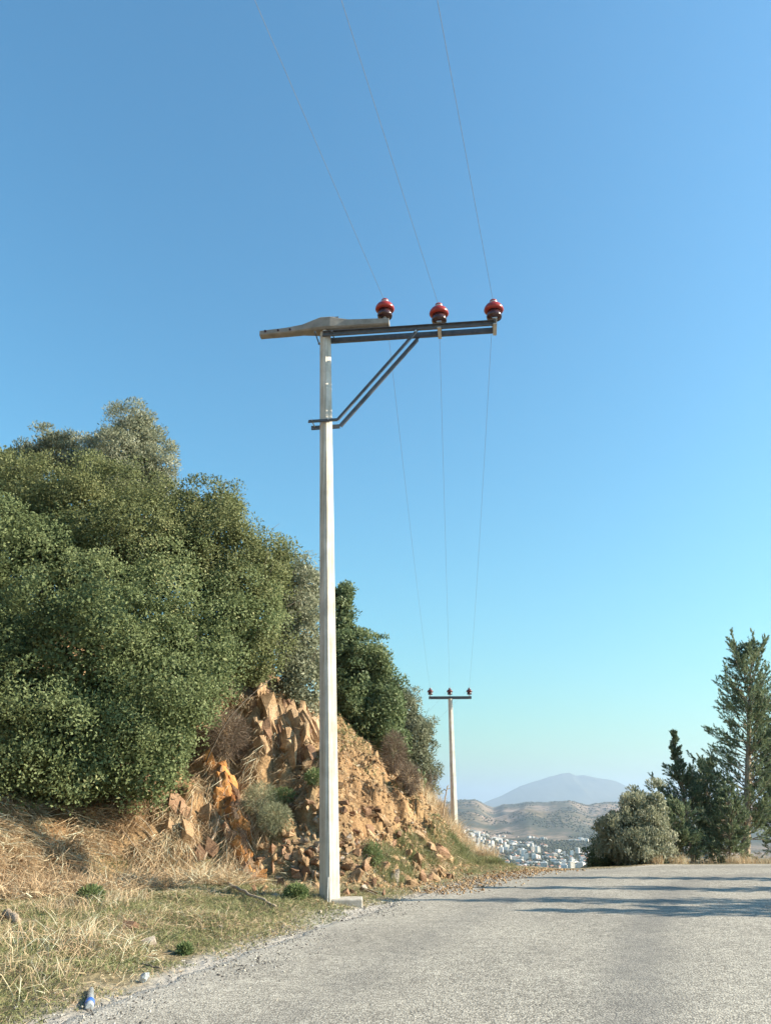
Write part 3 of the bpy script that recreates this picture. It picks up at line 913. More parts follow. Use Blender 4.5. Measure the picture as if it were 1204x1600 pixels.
def make_tree(name, label, cat, base, lobes, leafmat, dens=9, leaf=(0.062, 0.033), per=90, rc=(0.2, 0.42), gap=0.2, seed=0, upw=0.35, shag=0.3, group=None, bark='bark', limbs=14, trunk_r=0.09, align=0.5, tint0=0.5, outward=0.6, gapscale=1.1, dirup=0.25, twigs=0, core=540):
    root = empty(name, base, label, cat, group)
    pos, d, N, idx, ct, g = crown_points(bumpy(lobes, np.random.default_rng(seed + 400)), dens, rc, per, gap, gapscale, seed, outward, upw, shag)
    n = len(pos)
    dirv = norm(align * d + 0.8 * norm(g.normal(size=(n, 3))) + np.array([0, 0, dirup]))
    nr = norm(d * 0.9 + N * 0.4 + norm(g.normal(size=(n, 3))) * 0.75 + np.array([0, 0, 0.25]))
    big = fbm(pos[:, 0] * 0.7, pos[:, 1] * 0.7, pos[:, 2] * 0.7, oct=2, seed=seed + 9)
    tint = np.clip(tint0 + ct + 0.13 * big + g.normal(0, 0.13, n), 0, 1)
    s = g.uniform(0.7, 1.25, n)
    cp, cn = core_leaves(lobes, core, g)
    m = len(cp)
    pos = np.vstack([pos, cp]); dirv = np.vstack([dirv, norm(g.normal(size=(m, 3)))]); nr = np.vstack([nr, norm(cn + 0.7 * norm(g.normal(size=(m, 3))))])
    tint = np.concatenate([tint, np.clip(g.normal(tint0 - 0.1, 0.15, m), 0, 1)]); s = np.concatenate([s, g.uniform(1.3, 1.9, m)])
    ok = pos[:, 2] > height(pos[:, 0], pos[:, 1], False) + 0.02
    pos, dirv, nr, tint, s = pos[ok], dirv[ok], nr[ok], tint[ok], s[ok]
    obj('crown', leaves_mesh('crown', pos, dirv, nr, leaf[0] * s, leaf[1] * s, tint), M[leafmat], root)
    # trunk with limbs reaching into the lobes
    b = np.array(base, float); paths, radii = [], []
    cen = np.mean([c for c, r in lobes], axis=0)
    fork = b + (cen - b) * 0.35
    t = np.linspace(0, 1, 7)[:, None]
    sway = np.stack([fbm(t[:, 0] * 2 + seed, t[:, 0] * 0, oct=2, seed=seed + 3), fbm(t[:, 0] * 2, t[:, 0] * 0 + seed, oct=2, seed=seed + 4), t[:, 0] * 0], 1) * 0.12 * t
    paths.append(b + np.array([0, 0, -0.25]) * (1 - t) + (fork - b) * t + sway); radii.append(np.linspace(trunk_r, trunk_r * 0.7, 7))
    for i in range(limbs):
        c, r = lobes[i % len(lobes)]
        tgt = c + norm(g.normal(size=(1, 3)))[0] * r * g.uniform(0.45, 0.95)
        m = fork + (tgt - fork) * 0.5 + np.array([0, 0, -0.1]) + g.normal(0, 0.15, 3)
        tt = np.linspace(0, 1, 8)[:, None]
        paths.append((1 - tt) ** 2 * fork + 2 * tt * (1 - tt) * m + tt ** 2 * tgt)
        radii.append(np.linspace(trunk_r * 0.5, 0.008, 8))
    for i in range(twigs):
        c, r = lobes[g.integers(len(lobes))]
        dd = norm(g.normal(size=(1, 3)))[0]; dd[2] = abs(dd[2])
        p0 = c + dd * r * 0.8; p1 = c + dd * r * g.uniform(1.1, 1.35) + np.array([0, 0, 0.1])
        tt = np.linspace(0, 1, 5)[:, None]
        paths.append(p0 + (p1 - p0) * tt + g.normal(0, 0.02, (5, 3))); radii.append(np.linspace(0.008, 0.003, 5))
    obj('trunk', tubes('trunk', paths, radii, 6), M[bark], root)
    return root

def gp3(px, py, ymax=60):
    p = G(px, py, ymax); return (p.x, p.y, p.z)
def gxy(px, Y):
    """ground point at distance Y on the bearing of picture column px"""
    x = (px - 602) / F_PX * Y * cP
    for _ in range(4):
        z = height(x, Y, False); x = (px - 602) / F_PX * (Y * cP + (z - EYE) * sP)
    return (x, Y, height(x, Y))

# ------------------------------------------------------------------ shrubs and trees on the left bank
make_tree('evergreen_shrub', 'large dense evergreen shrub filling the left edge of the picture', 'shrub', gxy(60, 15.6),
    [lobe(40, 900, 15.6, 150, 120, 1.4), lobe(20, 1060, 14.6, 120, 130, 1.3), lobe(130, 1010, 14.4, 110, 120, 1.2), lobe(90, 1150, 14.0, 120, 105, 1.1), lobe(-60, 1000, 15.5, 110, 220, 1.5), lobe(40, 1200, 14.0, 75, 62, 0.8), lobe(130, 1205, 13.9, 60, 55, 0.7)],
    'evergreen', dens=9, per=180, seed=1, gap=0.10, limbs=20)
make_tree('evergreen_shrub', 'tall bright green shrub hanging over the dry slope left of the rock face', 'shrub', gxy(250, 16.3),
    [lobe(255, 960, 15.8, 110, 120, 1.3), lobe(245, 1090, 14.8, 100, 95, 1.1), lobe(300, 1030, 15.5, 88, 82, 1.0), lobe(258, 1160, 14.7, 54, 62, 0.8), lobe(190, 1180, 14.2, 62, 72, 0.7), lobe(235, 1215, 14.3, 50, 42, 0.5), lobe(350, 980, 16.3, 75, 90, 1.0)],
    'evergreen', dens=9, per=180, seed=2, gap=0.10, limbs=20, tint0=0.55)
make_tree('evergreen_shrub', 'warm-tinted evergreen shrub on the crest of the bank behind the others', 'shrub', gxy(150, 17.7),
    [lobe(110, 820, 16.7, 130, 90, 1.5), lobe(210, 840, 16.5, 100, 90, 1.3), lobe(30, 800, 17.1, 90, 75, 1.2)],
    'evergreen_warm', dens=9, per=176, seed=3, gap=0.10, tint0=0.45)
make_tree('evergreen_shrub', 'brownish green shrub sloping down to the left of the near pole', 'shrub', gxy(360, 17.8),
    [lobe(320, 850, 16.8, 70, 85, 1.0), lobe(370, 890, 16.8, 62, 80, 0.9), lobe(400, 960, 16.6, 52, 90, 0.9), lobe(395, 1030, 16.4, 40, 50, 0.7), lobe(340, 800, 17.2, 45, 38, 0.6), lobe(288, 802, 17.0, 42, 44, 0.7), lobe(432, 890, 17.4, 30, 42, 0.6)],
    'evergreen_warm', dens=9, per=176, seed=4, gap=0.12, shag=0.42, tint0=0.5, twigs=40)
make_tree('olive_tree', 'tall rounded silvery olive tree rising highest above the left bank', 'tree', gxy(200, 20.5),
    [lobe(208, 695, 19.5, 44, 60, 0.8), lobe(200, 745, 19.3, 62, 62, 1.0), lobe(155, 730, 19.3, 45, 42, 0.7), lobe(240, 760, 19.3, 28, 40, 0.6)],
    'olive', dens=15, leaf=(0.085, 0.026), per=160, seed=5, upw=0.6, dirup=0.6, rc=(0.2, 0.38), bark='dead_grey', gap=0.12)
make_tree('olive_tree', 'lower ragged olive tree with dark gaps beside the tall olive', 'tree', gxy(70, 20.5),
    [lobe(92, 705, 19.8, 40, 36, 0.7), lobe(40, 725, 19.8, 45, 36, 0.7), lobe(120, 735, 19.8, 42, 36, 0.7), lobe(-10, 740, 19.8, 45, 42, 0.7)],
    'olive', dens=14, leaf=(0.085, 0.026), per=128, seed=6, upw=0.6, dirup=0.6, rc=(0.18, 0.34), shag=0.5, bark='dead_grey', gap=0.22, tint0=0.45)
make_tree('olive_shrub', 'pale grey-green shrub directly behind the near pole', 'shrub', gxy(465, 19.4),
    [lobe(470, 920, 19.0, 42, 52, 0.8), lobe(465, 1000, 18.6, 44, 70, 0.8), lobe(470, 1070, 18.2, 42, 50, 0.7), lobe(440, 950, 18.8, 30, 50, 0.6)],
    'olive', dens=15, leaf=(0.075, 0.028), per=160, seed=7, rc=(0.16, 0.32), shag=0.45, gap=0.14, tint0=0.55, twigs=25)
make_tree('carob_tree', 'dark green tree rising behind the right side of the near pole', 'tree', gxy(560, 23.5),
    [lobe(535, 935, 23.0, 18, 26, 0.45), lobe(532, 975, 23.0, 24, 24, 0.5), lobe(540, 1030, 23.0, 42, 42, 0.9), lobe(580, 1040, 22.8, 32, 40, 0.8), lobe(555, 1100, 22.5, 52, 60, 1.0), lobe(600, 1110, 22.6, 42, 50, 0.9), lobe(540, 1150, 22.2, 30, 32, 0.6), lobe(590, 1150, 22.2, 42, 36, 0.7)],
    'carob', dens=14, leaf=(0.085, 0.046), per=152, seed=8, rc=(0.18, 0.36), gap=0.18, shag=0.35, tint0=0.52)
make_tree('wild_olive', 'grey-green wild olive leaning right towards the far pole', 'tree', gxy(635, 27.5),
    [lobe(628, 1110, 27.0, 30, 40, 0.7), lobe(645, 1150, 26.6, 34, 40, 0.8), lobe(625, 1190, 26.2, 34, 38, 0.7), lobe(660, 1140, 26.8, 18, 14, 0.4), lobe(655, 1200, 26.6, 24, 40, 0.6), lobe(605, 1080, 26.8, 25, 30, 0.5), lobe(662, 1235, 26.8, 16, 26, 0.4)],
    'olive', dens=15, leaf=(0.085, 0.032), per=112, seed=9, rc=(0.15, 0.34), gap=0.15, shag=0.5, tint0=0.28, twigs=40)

# ------------------------------------------------------------------ conifers
def cypress(base, top, half, label, seed, dens=1.0, fork=False, loose=0.35, group='cypresses beside the road', h0=0.08, lean=None, name='cypress_tree'):
    g = np.random.default_rng(seed)
    b = np.array(base, float); t = np.array(top, float); H = np.linalg.norm(t - b)
    root = empty(name, base, label, 'tree', group)
    def axis_at(f):
        f = np.asarray(f)[:, None]
        p = b + (t - b) * f
        p = p + np.stack([fbm(f[:, 0] * 2, f[:, 0] * 0 + seed, oct=2, seed=seed), fbm(f[:, 0] * 2, f[:, 0] * 0 - seed, oct=2, seed=seed + 1), f[:, 0] * 0], 1) * 0.06 * f
        return p
    paths = [axis_at(np.linspace(-0.03, 1, 16))]; radii = [np.linspace(0.022 * H, 0.006, 16)]
    if fork:
        f0 = axis_at([0.80])[0]; t2 = t + np.array([-0.42, 0.1, -0.08])
        tt = np.linspace(0, 1, 8)[:, None]
        paths.append(f0 + (t2 - f0) * tt + np.array([-0.12, 0, 0]) * (tt * (1 - tt)) * 2); radii.append(np.linspace(0.02, 0.005, 8))
    PS, DS, TI = [], [], []
    nb = int(95 * dens * H / 6)
    fr = np.sort(h0 + (0.995 - h0) * g.random(nb) ** 0.95)
    for k, f in enumerate(fr):
        o = axis_at([f])[0]
        if fork and f > 0.82 and g.random() < 0.5:
            o = paths[1][int((f - 0.8) / 0.2 * 7)]
        rad = np.interp(f, half[0], half[1]) * g.uniform(1 - loose, 1 + loose * 0.45)
        a = g.uniform(0, 2 * math.pi)
        el = R(g.uniform(-20, 34) + 34 * f)
        d = np.array([math.cos(a) * math.cos(el), math.sin(a) * math.cos(el), math.sin(el)])
        L = rad / max(math.cos(el), 0.5)
        tt = np.linspace(0, 1, 7)[:, None]
        curve = o + d * L * tt + np.array([0, 0, 0.16 * L]) * tt ** 2 * g.uniform(-0.6, 1.4) + g.normal(0, 0.02, (7, 3)) * tt
        paths.append(curve); radii.append(np.linspace(0.012 + 0.006 * L, 0.003, 7))
        ns = max(4, int(9 * L * dens ** 0.2))
        for q in range(ns):
            s = 0.22 + 0.78 * (q + g.random()) / ns
            i0 = min(int(s * 6), 5); c = curve[i0] + (curve[i0 + 1] - curve[i0]) * (s * 6 - i0)
            sd_ = norm((d * 1.0 + norm(g.normal(size=(1, 3)))[0] * 0.75 + np.array([0, 0, 0.55]))[None])[0]
            sl = g.uniform(0.18, 0.42) * (1.15 - 0.45 * s) * min(1, 0.22 + 1.3 * rad)
            m = g.integers(18, 30)
            tq = g.random(m)
            dd = norm(sd_ + 0.42 * norm(g.normal(size=(m, 3))))
            PS.append(c + sd_ * sl * tq[:, None] + g.normal(0, 0.016, (m, 3)) * (1.4 - tq[:, None])); DS.append(dd)
            TI.append(np.clip(0.45 + g.normal(0, 0.11) + g.normal(0, 0.14, m), 0, 1))
    PS, DS, TI = np.vstack(PS), np.vstack(DS), np.concatenate(TI)
    n = len(PS)
    s = g.uniform(0.7, 1.3, n)
    obj('crown', leaves_mesh('crown', PS, DS, norm(g.normal(size=(n, 3))), 0.085 * s, 0.024 * s, TI), M['cypress'], root)
    obj('trunk', tubes('trunk', paths, radii, 6), M['bark_pale'], root)
    return root

def cyp_px(bx, by, tx, ty, Y, half_px, **k):
    base = gxy(bx, Y); tp = P(tx, ty, Y)
    sc_ = Y / F_PX
    return cypress(base, tp, ([h[0] for h in half_px], [h[1] * sc_ for h in half_px]), **k)
cyp_px(1163, 1350, 1172, 1006, 25.0, [(0.0, 34), (0.12, 52), (0.3, 62), (0.5, 52), (0.7, 38), (0.85, 27), (0.95, 15), (1, 5)], label='tallest open-branched cypress with forked tip at the right edge', seed=31, dens=2.1, loose=0.55, fork=True, h0=0.09)
cyp_px(1083, 1352, 1053, 1146, 26.0, [(0.0, 44), (0.3, 46), (0.5, 34), (0.60, 18), (0.72, 7), (1, 2)], label='narrow cypress with a thin bent tip between olive shrub and tall cypress', seed=32, dens=2.3, h0=0.03)
cyp_px(1112, 1352, 1104, 1192, 27.5, [(0.0, 40), (0.4, 40), (0.7, 26), (1, 8)], label='short dense dark cypress tucked left of the tallest cypress', seed=33, dens=2.6, h0=0.03)
cyp_px(1228, 1352, 1226, 1088, 26.0, [(0.0, 45), (0.3, 52), (0.6, 40), (0.85, 24), (1, 6)], label='cypress cut off by the right edge of the picture', seed=34, dens=2.6, h0=0.10)
cyp_px(1140, 1352, 1136, 1240, 24.2, [(0.0, 28), (0.4, 30), (0.8, 18), (1, 8)], label='young cypress at the foot of the tallest cypress', seed=35, dens=2.6, h0=0.03)
cyp_px(1058, 1354, 1060, 1268, 24.2, [(0.0, 36), (0.5, 34), (0.85, 18), (1, 6)], label='low green cypress right of the pale olive shrub', seed=36, dens=3.0, h0=0.03)
# row on the right-hand roadside, outside the picture: only the long shadows on the road show them
for i, (x, y, h, rd) in enumerate([(11.2, 16.9, 4.6, 0.38), (10.6, 14.9, 4.9, 0.42), (10.2, 12.9, 5.7, 0.5), (9.4, 11.7, 4.0, 0.55), (12.8, 11.9, 5.0, 0.7)]):
    z = height(x, y)
    cypress((x, y, z), (x + 0.1, y, z + h), ([0, 0.2, 0.5, 0.8, 1], [rd * 0.5, rd, rd * 0.9, rd * 0.5, 0.1]),
            ['roadside cypress beyond the right edge that casts the farthest road shadow', 'roadside cypress beyond the right edge that casts the second road shadow', 'roadside cypress beyond the right edge that casts the long middle road shadow', 'short roadside cypress beyond the right edge that casts the nearest road shadow', 'broad roadside cypress set back beyond the right edge behind the others'][i], 50 + i, dens=1.5, h0=0.12)

make_tree('olive_shrub', 'pale olive shrub at the left end of the trees on the right', 'shrub', gxy(1000, 23.4),
    [lobe(1000, 1290, 23.4, 42, 50, 0.7), lobe(965, 1315, 23.3, 30, 36, 0.6), lobe(1024, 1268, 23.5, 20, 38, 0.45), lobe(985, 1262, 23.6, 16, 24, 0.35), lobe(1005, 1325, 23.1, 42, 30, 0.6)],
    'olive', dens=16, leaf=(0.085, 0.032), per=144, seed=12, rc=(0.14, 0.3), gap=0.16, shag=0.62, tint0=0.68, dirup=1.1, upw=0.7)
make_tree('dark_shrub', 'low dark green shrub where the trees on the right meet the town view', 'shrub', gxy(948, 25.4),
    [lobe(948, 1332, 25.0, 26, 26, 0.6), lobe(975, 1338, 24.6, 26, 20, 0.5), lobe(930, 1345, 25.2, 16, 16, 0.4)],
    'carob', dens=18, leaf=(0.08, 0.032), per=128, seed=13, rc=(0.12, 0.25), gap=0.1, shag=0.4, dirup=0.8, tint0=0.5)

# ------------------------------------------------------------------ rocks
def hull_mesh(name, seed, n=14, stretch=(1, 1, 1), boxy=0.5):
    g = np.random.default_rng(seed)
    p = g.uniform(-1, 1, (n, 3))
    k = np.max(np.abs(p), axis=1, keepdims=True); p = p * (boxy / k + (1 - boxy)) 
    p = p * np.array(stretch) * 0.5
    bm = bmesh.new()
    for q in p: bm.verts.new(q)
    r = bmesh.ops.convex_hull(bm, input=list(bm.verts))
    bmesh.ops.delete(bm, geom=[v for v in bm.verts if not v.link_faces], context='VERTS')
    bmesh.ops.recalc_face_normals(bm, faces=list(bm.faces))
    me = bpy.data.meshes.new(name); bm.to_mesh(me); bm.free()
    return me

def rot_rand(g, tilt=math.pi):
    return Matrix.Rotation(g.uniform(0, 6.283), 3, 'Z') @ Matrix.Rotation(g.uniform(-tilt, tilt), 3, 'X') @ Matrix.Rotation(g.uniform(-tilt, tilt), 3, 'Y')

def place_child(name, me, parent, loc, rot, sc_):
    o = bpy.data.objects.new(name, me); COL.objects.link(o)
    o.parent = parent
    base = Vector(parent.location)
    o.matrix_local = Matrix.Translation(Vector(loc) - base) @ rot.to_4x4() @ Matrix.Diagonal((*sc_, 1))
    return o

# fractured face above the scree: upright slabs
def outcrop(name, label, spots, mats, seed, base):
    g = np.random.default_rng(seed)
    root = empty(name, base, label, 'rock face')
    var = {}
    for m in set(mats):
        var[m] = []
        for k in range(6):
            me = hull_mesh('rock_slab', seed * 10 + k, 16, (1, 1, 1), 0.7); me.materials.append(M[m]); var[m].append(me)
    for (px, py, wpx, hpx) in spots:
        p = G(px, py)
        z = depth(p)
        wd, ht = wpx * z / F_PX, hpx * z / F_PX
        m = mats[g.integers(len(mats))]
        me = var[m][g.integers(6)]
        rot = Matrix.Rotation(g.uniform(-0.5, 0.5) + R(38), 3, 'Z') @ Matrix.Rotation(R(-28) + g.uniform(-0.15, 0.15), 3, 'X') @ Matrix.Rotation(g.uniform(-0.22, 0.22), 3, 'Y')
        place_child('rock_slab', me, root, p + Vector((0, 0.02, 0.0)), rot, (wd * 1.15, g.uniform(0.2, 0.42), ht * 1.15))
    return root
g0 = np.random.default_rng(5)
sp = []
for _ in range(120):
    t = g0.random(); v_ = g0.random()
    cx = 395 + 105 * t; cyy = 1105 + 60 * t
    sp.append((cx + g0.normal(0, 12), cyy + (v_ - 0.5) * 92, g0.uniform(6, 16), g0.uniform(14, 52)))
sp += [(422, 1128, 20, 80), (400, 1135, 15, 55), (446, 1150, 16, 66), (466, 1165, 13, 52)]
outcrop('rock_face', 'fractured tan rock face with upright slabs above the scree', sp, ['rock_tan', 'rock_tan', 'rock_brown'], 3, gxy(440, 18.5))
sp = []
for _ in range(70):
    t = g0.random()
    cx = 340 + 52 * t + g0.normal(0, 8); cyy = 1212 + 165 * t + g0.normal(0, 10)
    sp.append((cx, cyy, g0.uniform(6, 17), g0.uniform(12, 42)))
sp += [(355, 1250, 24, 52), (372, 1320, 22, 62), (348, 1222, 18, 50), (385, 1350, 20, 40)]
outcrop('rock_face', 'rust-orange rock seam running down the dry slope left of the pole', sp, ['rock_orange', 'rock_orange', 'rock_brown'], 4, gxy(360, 15.6))
sp = [(272, 1262, 24, 44), (285, 1275, 20, 30), (290, 1305, 30, 40), (318, 1280, 18, 36), (255, 1250, 18, 26), (330, 1330, 20, 30), (310, 1340, 16, 24), (262, 1300, 22, 24)]
outcrop('rock_face', 'small brown rock knobs under the hanging shrub', sp, ['rock_brown', 'rock_tan'], 6, gxy(285, 14.6))

# scree: the larger stones are single pieces of the hillside, the small ones are rubble
STV = {}
for m in ('rock_tan', 'rock_brown', 'rock_orange', 'rock_grey'):
    STV[m] = []
    for k in range(8):
        me = hull_mesh('stone', 300 + k * 7 + len(m), 13, (1, 0.8, 0.62), 0.35); me.materials.append(M[m]); STV[m].append(me)
def scree_points(n, seed):
    g = np.random.default_rng(seed)
    out = []
    while len(out) < n:
        px, py = g.uniform(370, 705), g.uniform(1180, 1400)
        # scree fan: lower left limit runs down from the rock face, upper right limit follows the bank edge
        if py < 1195 + (px - 480) * 0.62 and px > 480: continue
        if px < 480 and py < 1240 + (480 - px) * 0.55: continue
        if py > 1400 - max(px - 560, 0) * 0.13: continue
        wgt = 1.0 if px > 440 else 0.5
        if g.random() > wgt: continue
        out.append((px, py))
    return out
g1 = np.random.default_rng(8)
big = []
for px, py in scree_points(250, 9):
    big.append((px, py, g1.uniform(9, 19) * (1.25 if py > 1330 else 1.0)))
big += [(556, 1376, 30), (648, 1352, 28), (690, 1337, 34), (676, 1332, 26), (700, 1345, 22), (640, 1385, 26), (612, 1372, 18), (575, 1395, 22), (600, 1398, 18), (660, 1378, 24), (540, 1398, 16), (628, 1350, 20), (582, 1382, 18), (404, 1378, 18), (392, 1365, 22), (412, 1400, 18), (430, 1405, 15), (455, 1345, 16), (486, 1340, 18)]
for px, py, s in big:
    p = G(px, py); sz = s * depth(p) / F_PX
    m = ['rock_tan', 'rock_tan', 'rock_tan', 'rock_brown', 'rock_brown', 'rock_tan', 'rock_tan', 'rock_brown', 'rock_grey'][g1.integers(9)]
    o = place_child('stone', STV[m][g1.integers(8)], ground, p + Vector((0, 0, sz * 0.10)), rot_rand(g1), (sz * g1.uniform(.9, 1.4), sz * g1.uniform(0.8, 1.2), sz * g1.uniform(0.7, 1.1)))

def scatter_rubble(name, pts, sizes, mat, parent, seed, flat=0.7):
    g = np.random.default_rng(seed)
    Vs, Fs, off = [], [], 0
    octa = np.array([(1, 0, 0), (-1, 0, 0), (0, 1, 0), (0, -1, 0), (0, 0, 1), (0, 0, -1)], float)
    tri = np.array([(0, 2, 4), (2, 1, 4), (1, 3, 4), (3, 0, 4), (2, 0, 5), (1, 2, 5), (3, 1, 5), (0, 3, 5)])
    n = len(pts)
    j = octa[None] * g.uniform(0.55, 1.35, (n, 6, 3)) + g.normal(0, 0.18, (n, 6, 3))
    j *= (np.asarray(sizes) * 0.5)[:, None, None] * np.array([1.15, 1, flat])
    q = norm(g.normal(size=(n, 4)))
    w_, x_, y_, z_ = q.T
    Rm = np.stack([1 - 2 * (y_**2 + z_**2), 2 * (x_*y_ - z_*w_), 2 * (x_*z_ + y_*w_), 2 * (x_*y_ + z_*w_), 1 - 2 * (x_**2 + z_**2), 2 * (y_*z_ - x_*w_), 2 * (x_*z_ - y_*w_), 2 * (y_*z_ + x_*w_), 1 - 2 * (x_**2 + y_**2)], -1).reshape(n, 3, 3)
    V = np.einsum('nij,nkj->nki', Rm, j) + np.asarray(pts)[:, None, :]
    F = (tri[None] + (np.arange(n) * 6)[:, None, None]).reshape(-1)
    me = mesh_np(name, V.reshape(-1, 3), F, np.full(n * 8, 3), False, {'tint': np.repeat(np.clip(g.normal(0.5, 0.25, n), 0, 1), 6)})
    o = obj(name, me, mat, parent)
    return tag(o, kind='stuff')
def mat_rubble(name, stops):
    m, n, l, p = new_mat(name)
    r = ramp(n, stops); l.new(attr(n, 'tint'), r.inputs[0]); 
    t3 = noise_node(n, l, 40, 5, 0.7, geo_pos(n))
    sp_ = ramp(n, [(0.35, (0.6, 0.57, 0.55)), (0.62, (1.1, 1.1, 1.1))]); l.new(t3.outputs[0], sp_.inputs[0])
    l.new(mixc(n, l, r.outputs[0], sp_.outputs[0], 0.7, 'MULTIPLY'), p.inputs['Base Color'])
    p.inputs['Roughness'].default_value = 0.92; p.inputs['Specular IOR Level'].default_value = 0.2
    return m
M['rubble'] = mat_rubble('rubble_mix', [(0, (0.13, 0.075, 0.040)), (0.3, (0.25, 0.155, 0.080)), (0.55, (0.36, 0.245, 0.135)), (0.8, (0.43, 0.315, 0.19)), (1, (0.34, 0.28, 0.215))])
M['chips'] = mat_rubble('loose_chippings', [(0, (0.05, 0.048, 0.045)), (0.4, (0.15, 0.14, 0.13)), (0.7, (0.42, 0.40, 0.35)), (1, (0.55, 0.52, 0.46))])

def bank_points(n, seed, smin, smax, ymin, ymax, keep=None):
    """random points on the hillside by distance uphill of its foot line"""
    g = np.random.default_rng(seed)
    X = g.uniform(-9, 7, n * 14); Y = g.uniform(ymin, ymax, n * 14)
    s = foot_d(X, Y)
    m = (s > smin) & (s < smax)
    if keep is not None: m &= keep(X, Y, s)
    X, Y = X[m][:n], Y[m][:n]
    return X, Y
def scree_mask(X, Y, s):
    d = 0.4 * fbm(X * 0.9, Y * 0.9, oct=3, seed=101)
    return (X + d > -2.6 + 0.25 * s) & (s < 4.2 + d)
X, Y = bank_points(14000, 15, -0.15, 4.0, 12, 27, scree_mask)
scatter_rubble('rubble', np.stack([X, Y, height(X, Y) + 0.005], 1), np.random.default_rng(1).gamma(1.8, 0.022, len(X)) + 0.014, M['rubble'], ground, 16)

# loose chippings along the margin of the road
g2 = np.random.default_rng(18)
seg = np.linalg.norm(np.diff(EDGE, axis=0), axis=1); cum = np.concatenate([[0], np.cumsum(seg)])
def along_edge(n, a0, a1, spread, bias, seed):
    g = np.random.default_rng(seed)
    t = g.uniform(a0, a1, n)
    ex = np.interp(t, cum, EDGE[:, 0]); ey = np.interp(t, cum, EDGE[:, 1])
    ex2 = np.interp(t + 0.05, cum, EDGE[:, 0]); ey2 = np.interp(t + 0.05, cum, EDGE[:, 1])
    tx, ty = ex2 - ex, ey2 - ey; L = np.hypot(tx, ty); nx, ny = ty / L, -tx / L
    o = g.normal(bias, spread, n)
    return ex + nx * o, ey + ny * o, o
X, Y, o_ = along_edge(13000, 12, 33, 0.40, 0.25, 19)
dn = fbm(X * 0.8, Y * 0.8, oct=3, seed=20)
k = dn > -0.25
X, Y = X[k], Y[k]
chip = scatter_rubble('loose_chippings', np.stack([X, Y, height(X, Y) + 0.019], 1), g2.gamma(3, 0.0033, len(X)) + 0.005, M['chips'], None, 21)
chip['label'] = 'loose dark and pale stone chippings strewn along the road margin'; chip['category'] = 'gravel'
# brown crumbs fallen from the bank on to the road edge
X, Y, o_ = along_edge(1500, 24.5, 31.5, 0.35, 0.15, 23)
crumb = scatter_rubble('fallen_crumbs', np.stack([X, Y, height(X, Y) + 0.03], 1), g2.gamma(3, 0.008, len(X)) + 0.01, M['rubble'], None, 24)
crumb['label'] = 'brown earth crumbs fallen from the bank onto the road edge'; crumb['category'] = 'debris'

# single stones lying in the verge
for (px, py, s, m, lab) in [(205, 1455, 32, 'rock_brown', 'rounded brown stone half sunk in the grass of the verge'), (350, 1452, 16, 'rock_grey', 'small upright pale stone in the green grass below the fallen stick'), (500, 1428, 10, 'rock_grey', 'small pale stone in front of the near pole foot'), (232, 1478, 22, 'rock_grey', 'flat pale stone just below the rounded brown stone'), (290, 1478, 16, 'rock_tan', 'small tan stone on bare soil right of the brown stone')]:
    p = G(px, py); sz = s * depth(p) / F_PX
    me = STV[m][int(px) % 8]
    o = bpy.data.objects.new('stone', me); COL.objects.link(o)
    o.matrix_world = Matrix.Translation(p + Vector((0, 0, sz * 0.15))) @ rot_rand(g1, 0.5).to_4x4() @ Matrix.Diagonal((sz * 1.15, sz, sz * 0.95, 1))
    tag(o, lab, 'stone')

# ------------------------------------------------------------------ grass, straw, weeds
def slope_dir(X, Y):
    e = 0.15
    gx = (height(X + e, Y, False) - height(X - e, Y, False)) / (2 * e); gy = (height(X, Y + e, False) - height(X, Y - e, False)) / (2 * e)
    return gx, gy
def grass(name, X, Y, L, W, matname, lean=0.5, droop=0.35, tint=(0.5, 0.2), seed=0, down=0.0, parent=None, label=None, cat=None, tuft=0.0, zoff=0.0):
    g = np.random.default_rng(seed); n = len(X)
    Z = height(X, Y)
    d = np.stack([g.normal(0, lean, n), g.normal(0, lean, n), np.ones(n)], 1)
    if down:
        gx, gy = slope_dir(X, Y)
        d = d * np.array([0.6, 0.6, 0.16]) - np.stack([gx, gy, gx * gx + gy * gy], 1) * down + np.abs(g.normal(0, 0.16, (n, 1))) * np.array([0, 0, 1])
    d = norm(d)
    bend = np.stack([g.normal(0, droop, n), g.normal(0, droop, n), -np.abs(g.normal(0, droop, n)) * 0.7], 1)
    pos = np.stack([X, Y, Z - 0.01 + zoff], 1)
    tn = np.clip(tint[0] + 0.15 * fbm(X * 1.3, Y * 1.3, oct=2, seed=seed) + g.normal(0, tint[1], n), 0, 1)
    me = blades_mesh(name, pos, d, bend, L, W, tn)
    o = obj(name, me, M[matname], parent)
    tag(o, label, cat, None, 'stuff')
    return o
def verge_pts(n, seed, thr=-0.3, nscale=0.9, ymin=5, ymax=21, emin=0.12, smax=0.5, tuft=True):
    g = np.random.default_rng(seed)
    m = n * 6
    X = g.uniform(-9, 3.2, m); Y = g.uniform(ymin, ymax, m)
    e = edge_d(X, Y); s = foot_d(X, Y)
    fld = fbm(X * nscale, Y * nscale, oct=3, seed=seed) 
    wob_ = 0.15 * fbm(X * 2, Y * 2, oct=2, seed=seed + 1)
    k = (e + wob_ > emin) & (s < smax + wob_ * 2) & (fld > thr) & (Y > 5 + 0 * X)
    # keep to what the picture or a step aside can see
    k &= (X > -0.62 * Y - 1.5)
    return X[k][:n], Y[k][:n], e[k][:n]
g3 = np.random.default_rng(33)
X, Y, e = verge_pts(92000, 34, thr=-0.75)
n = len(X)
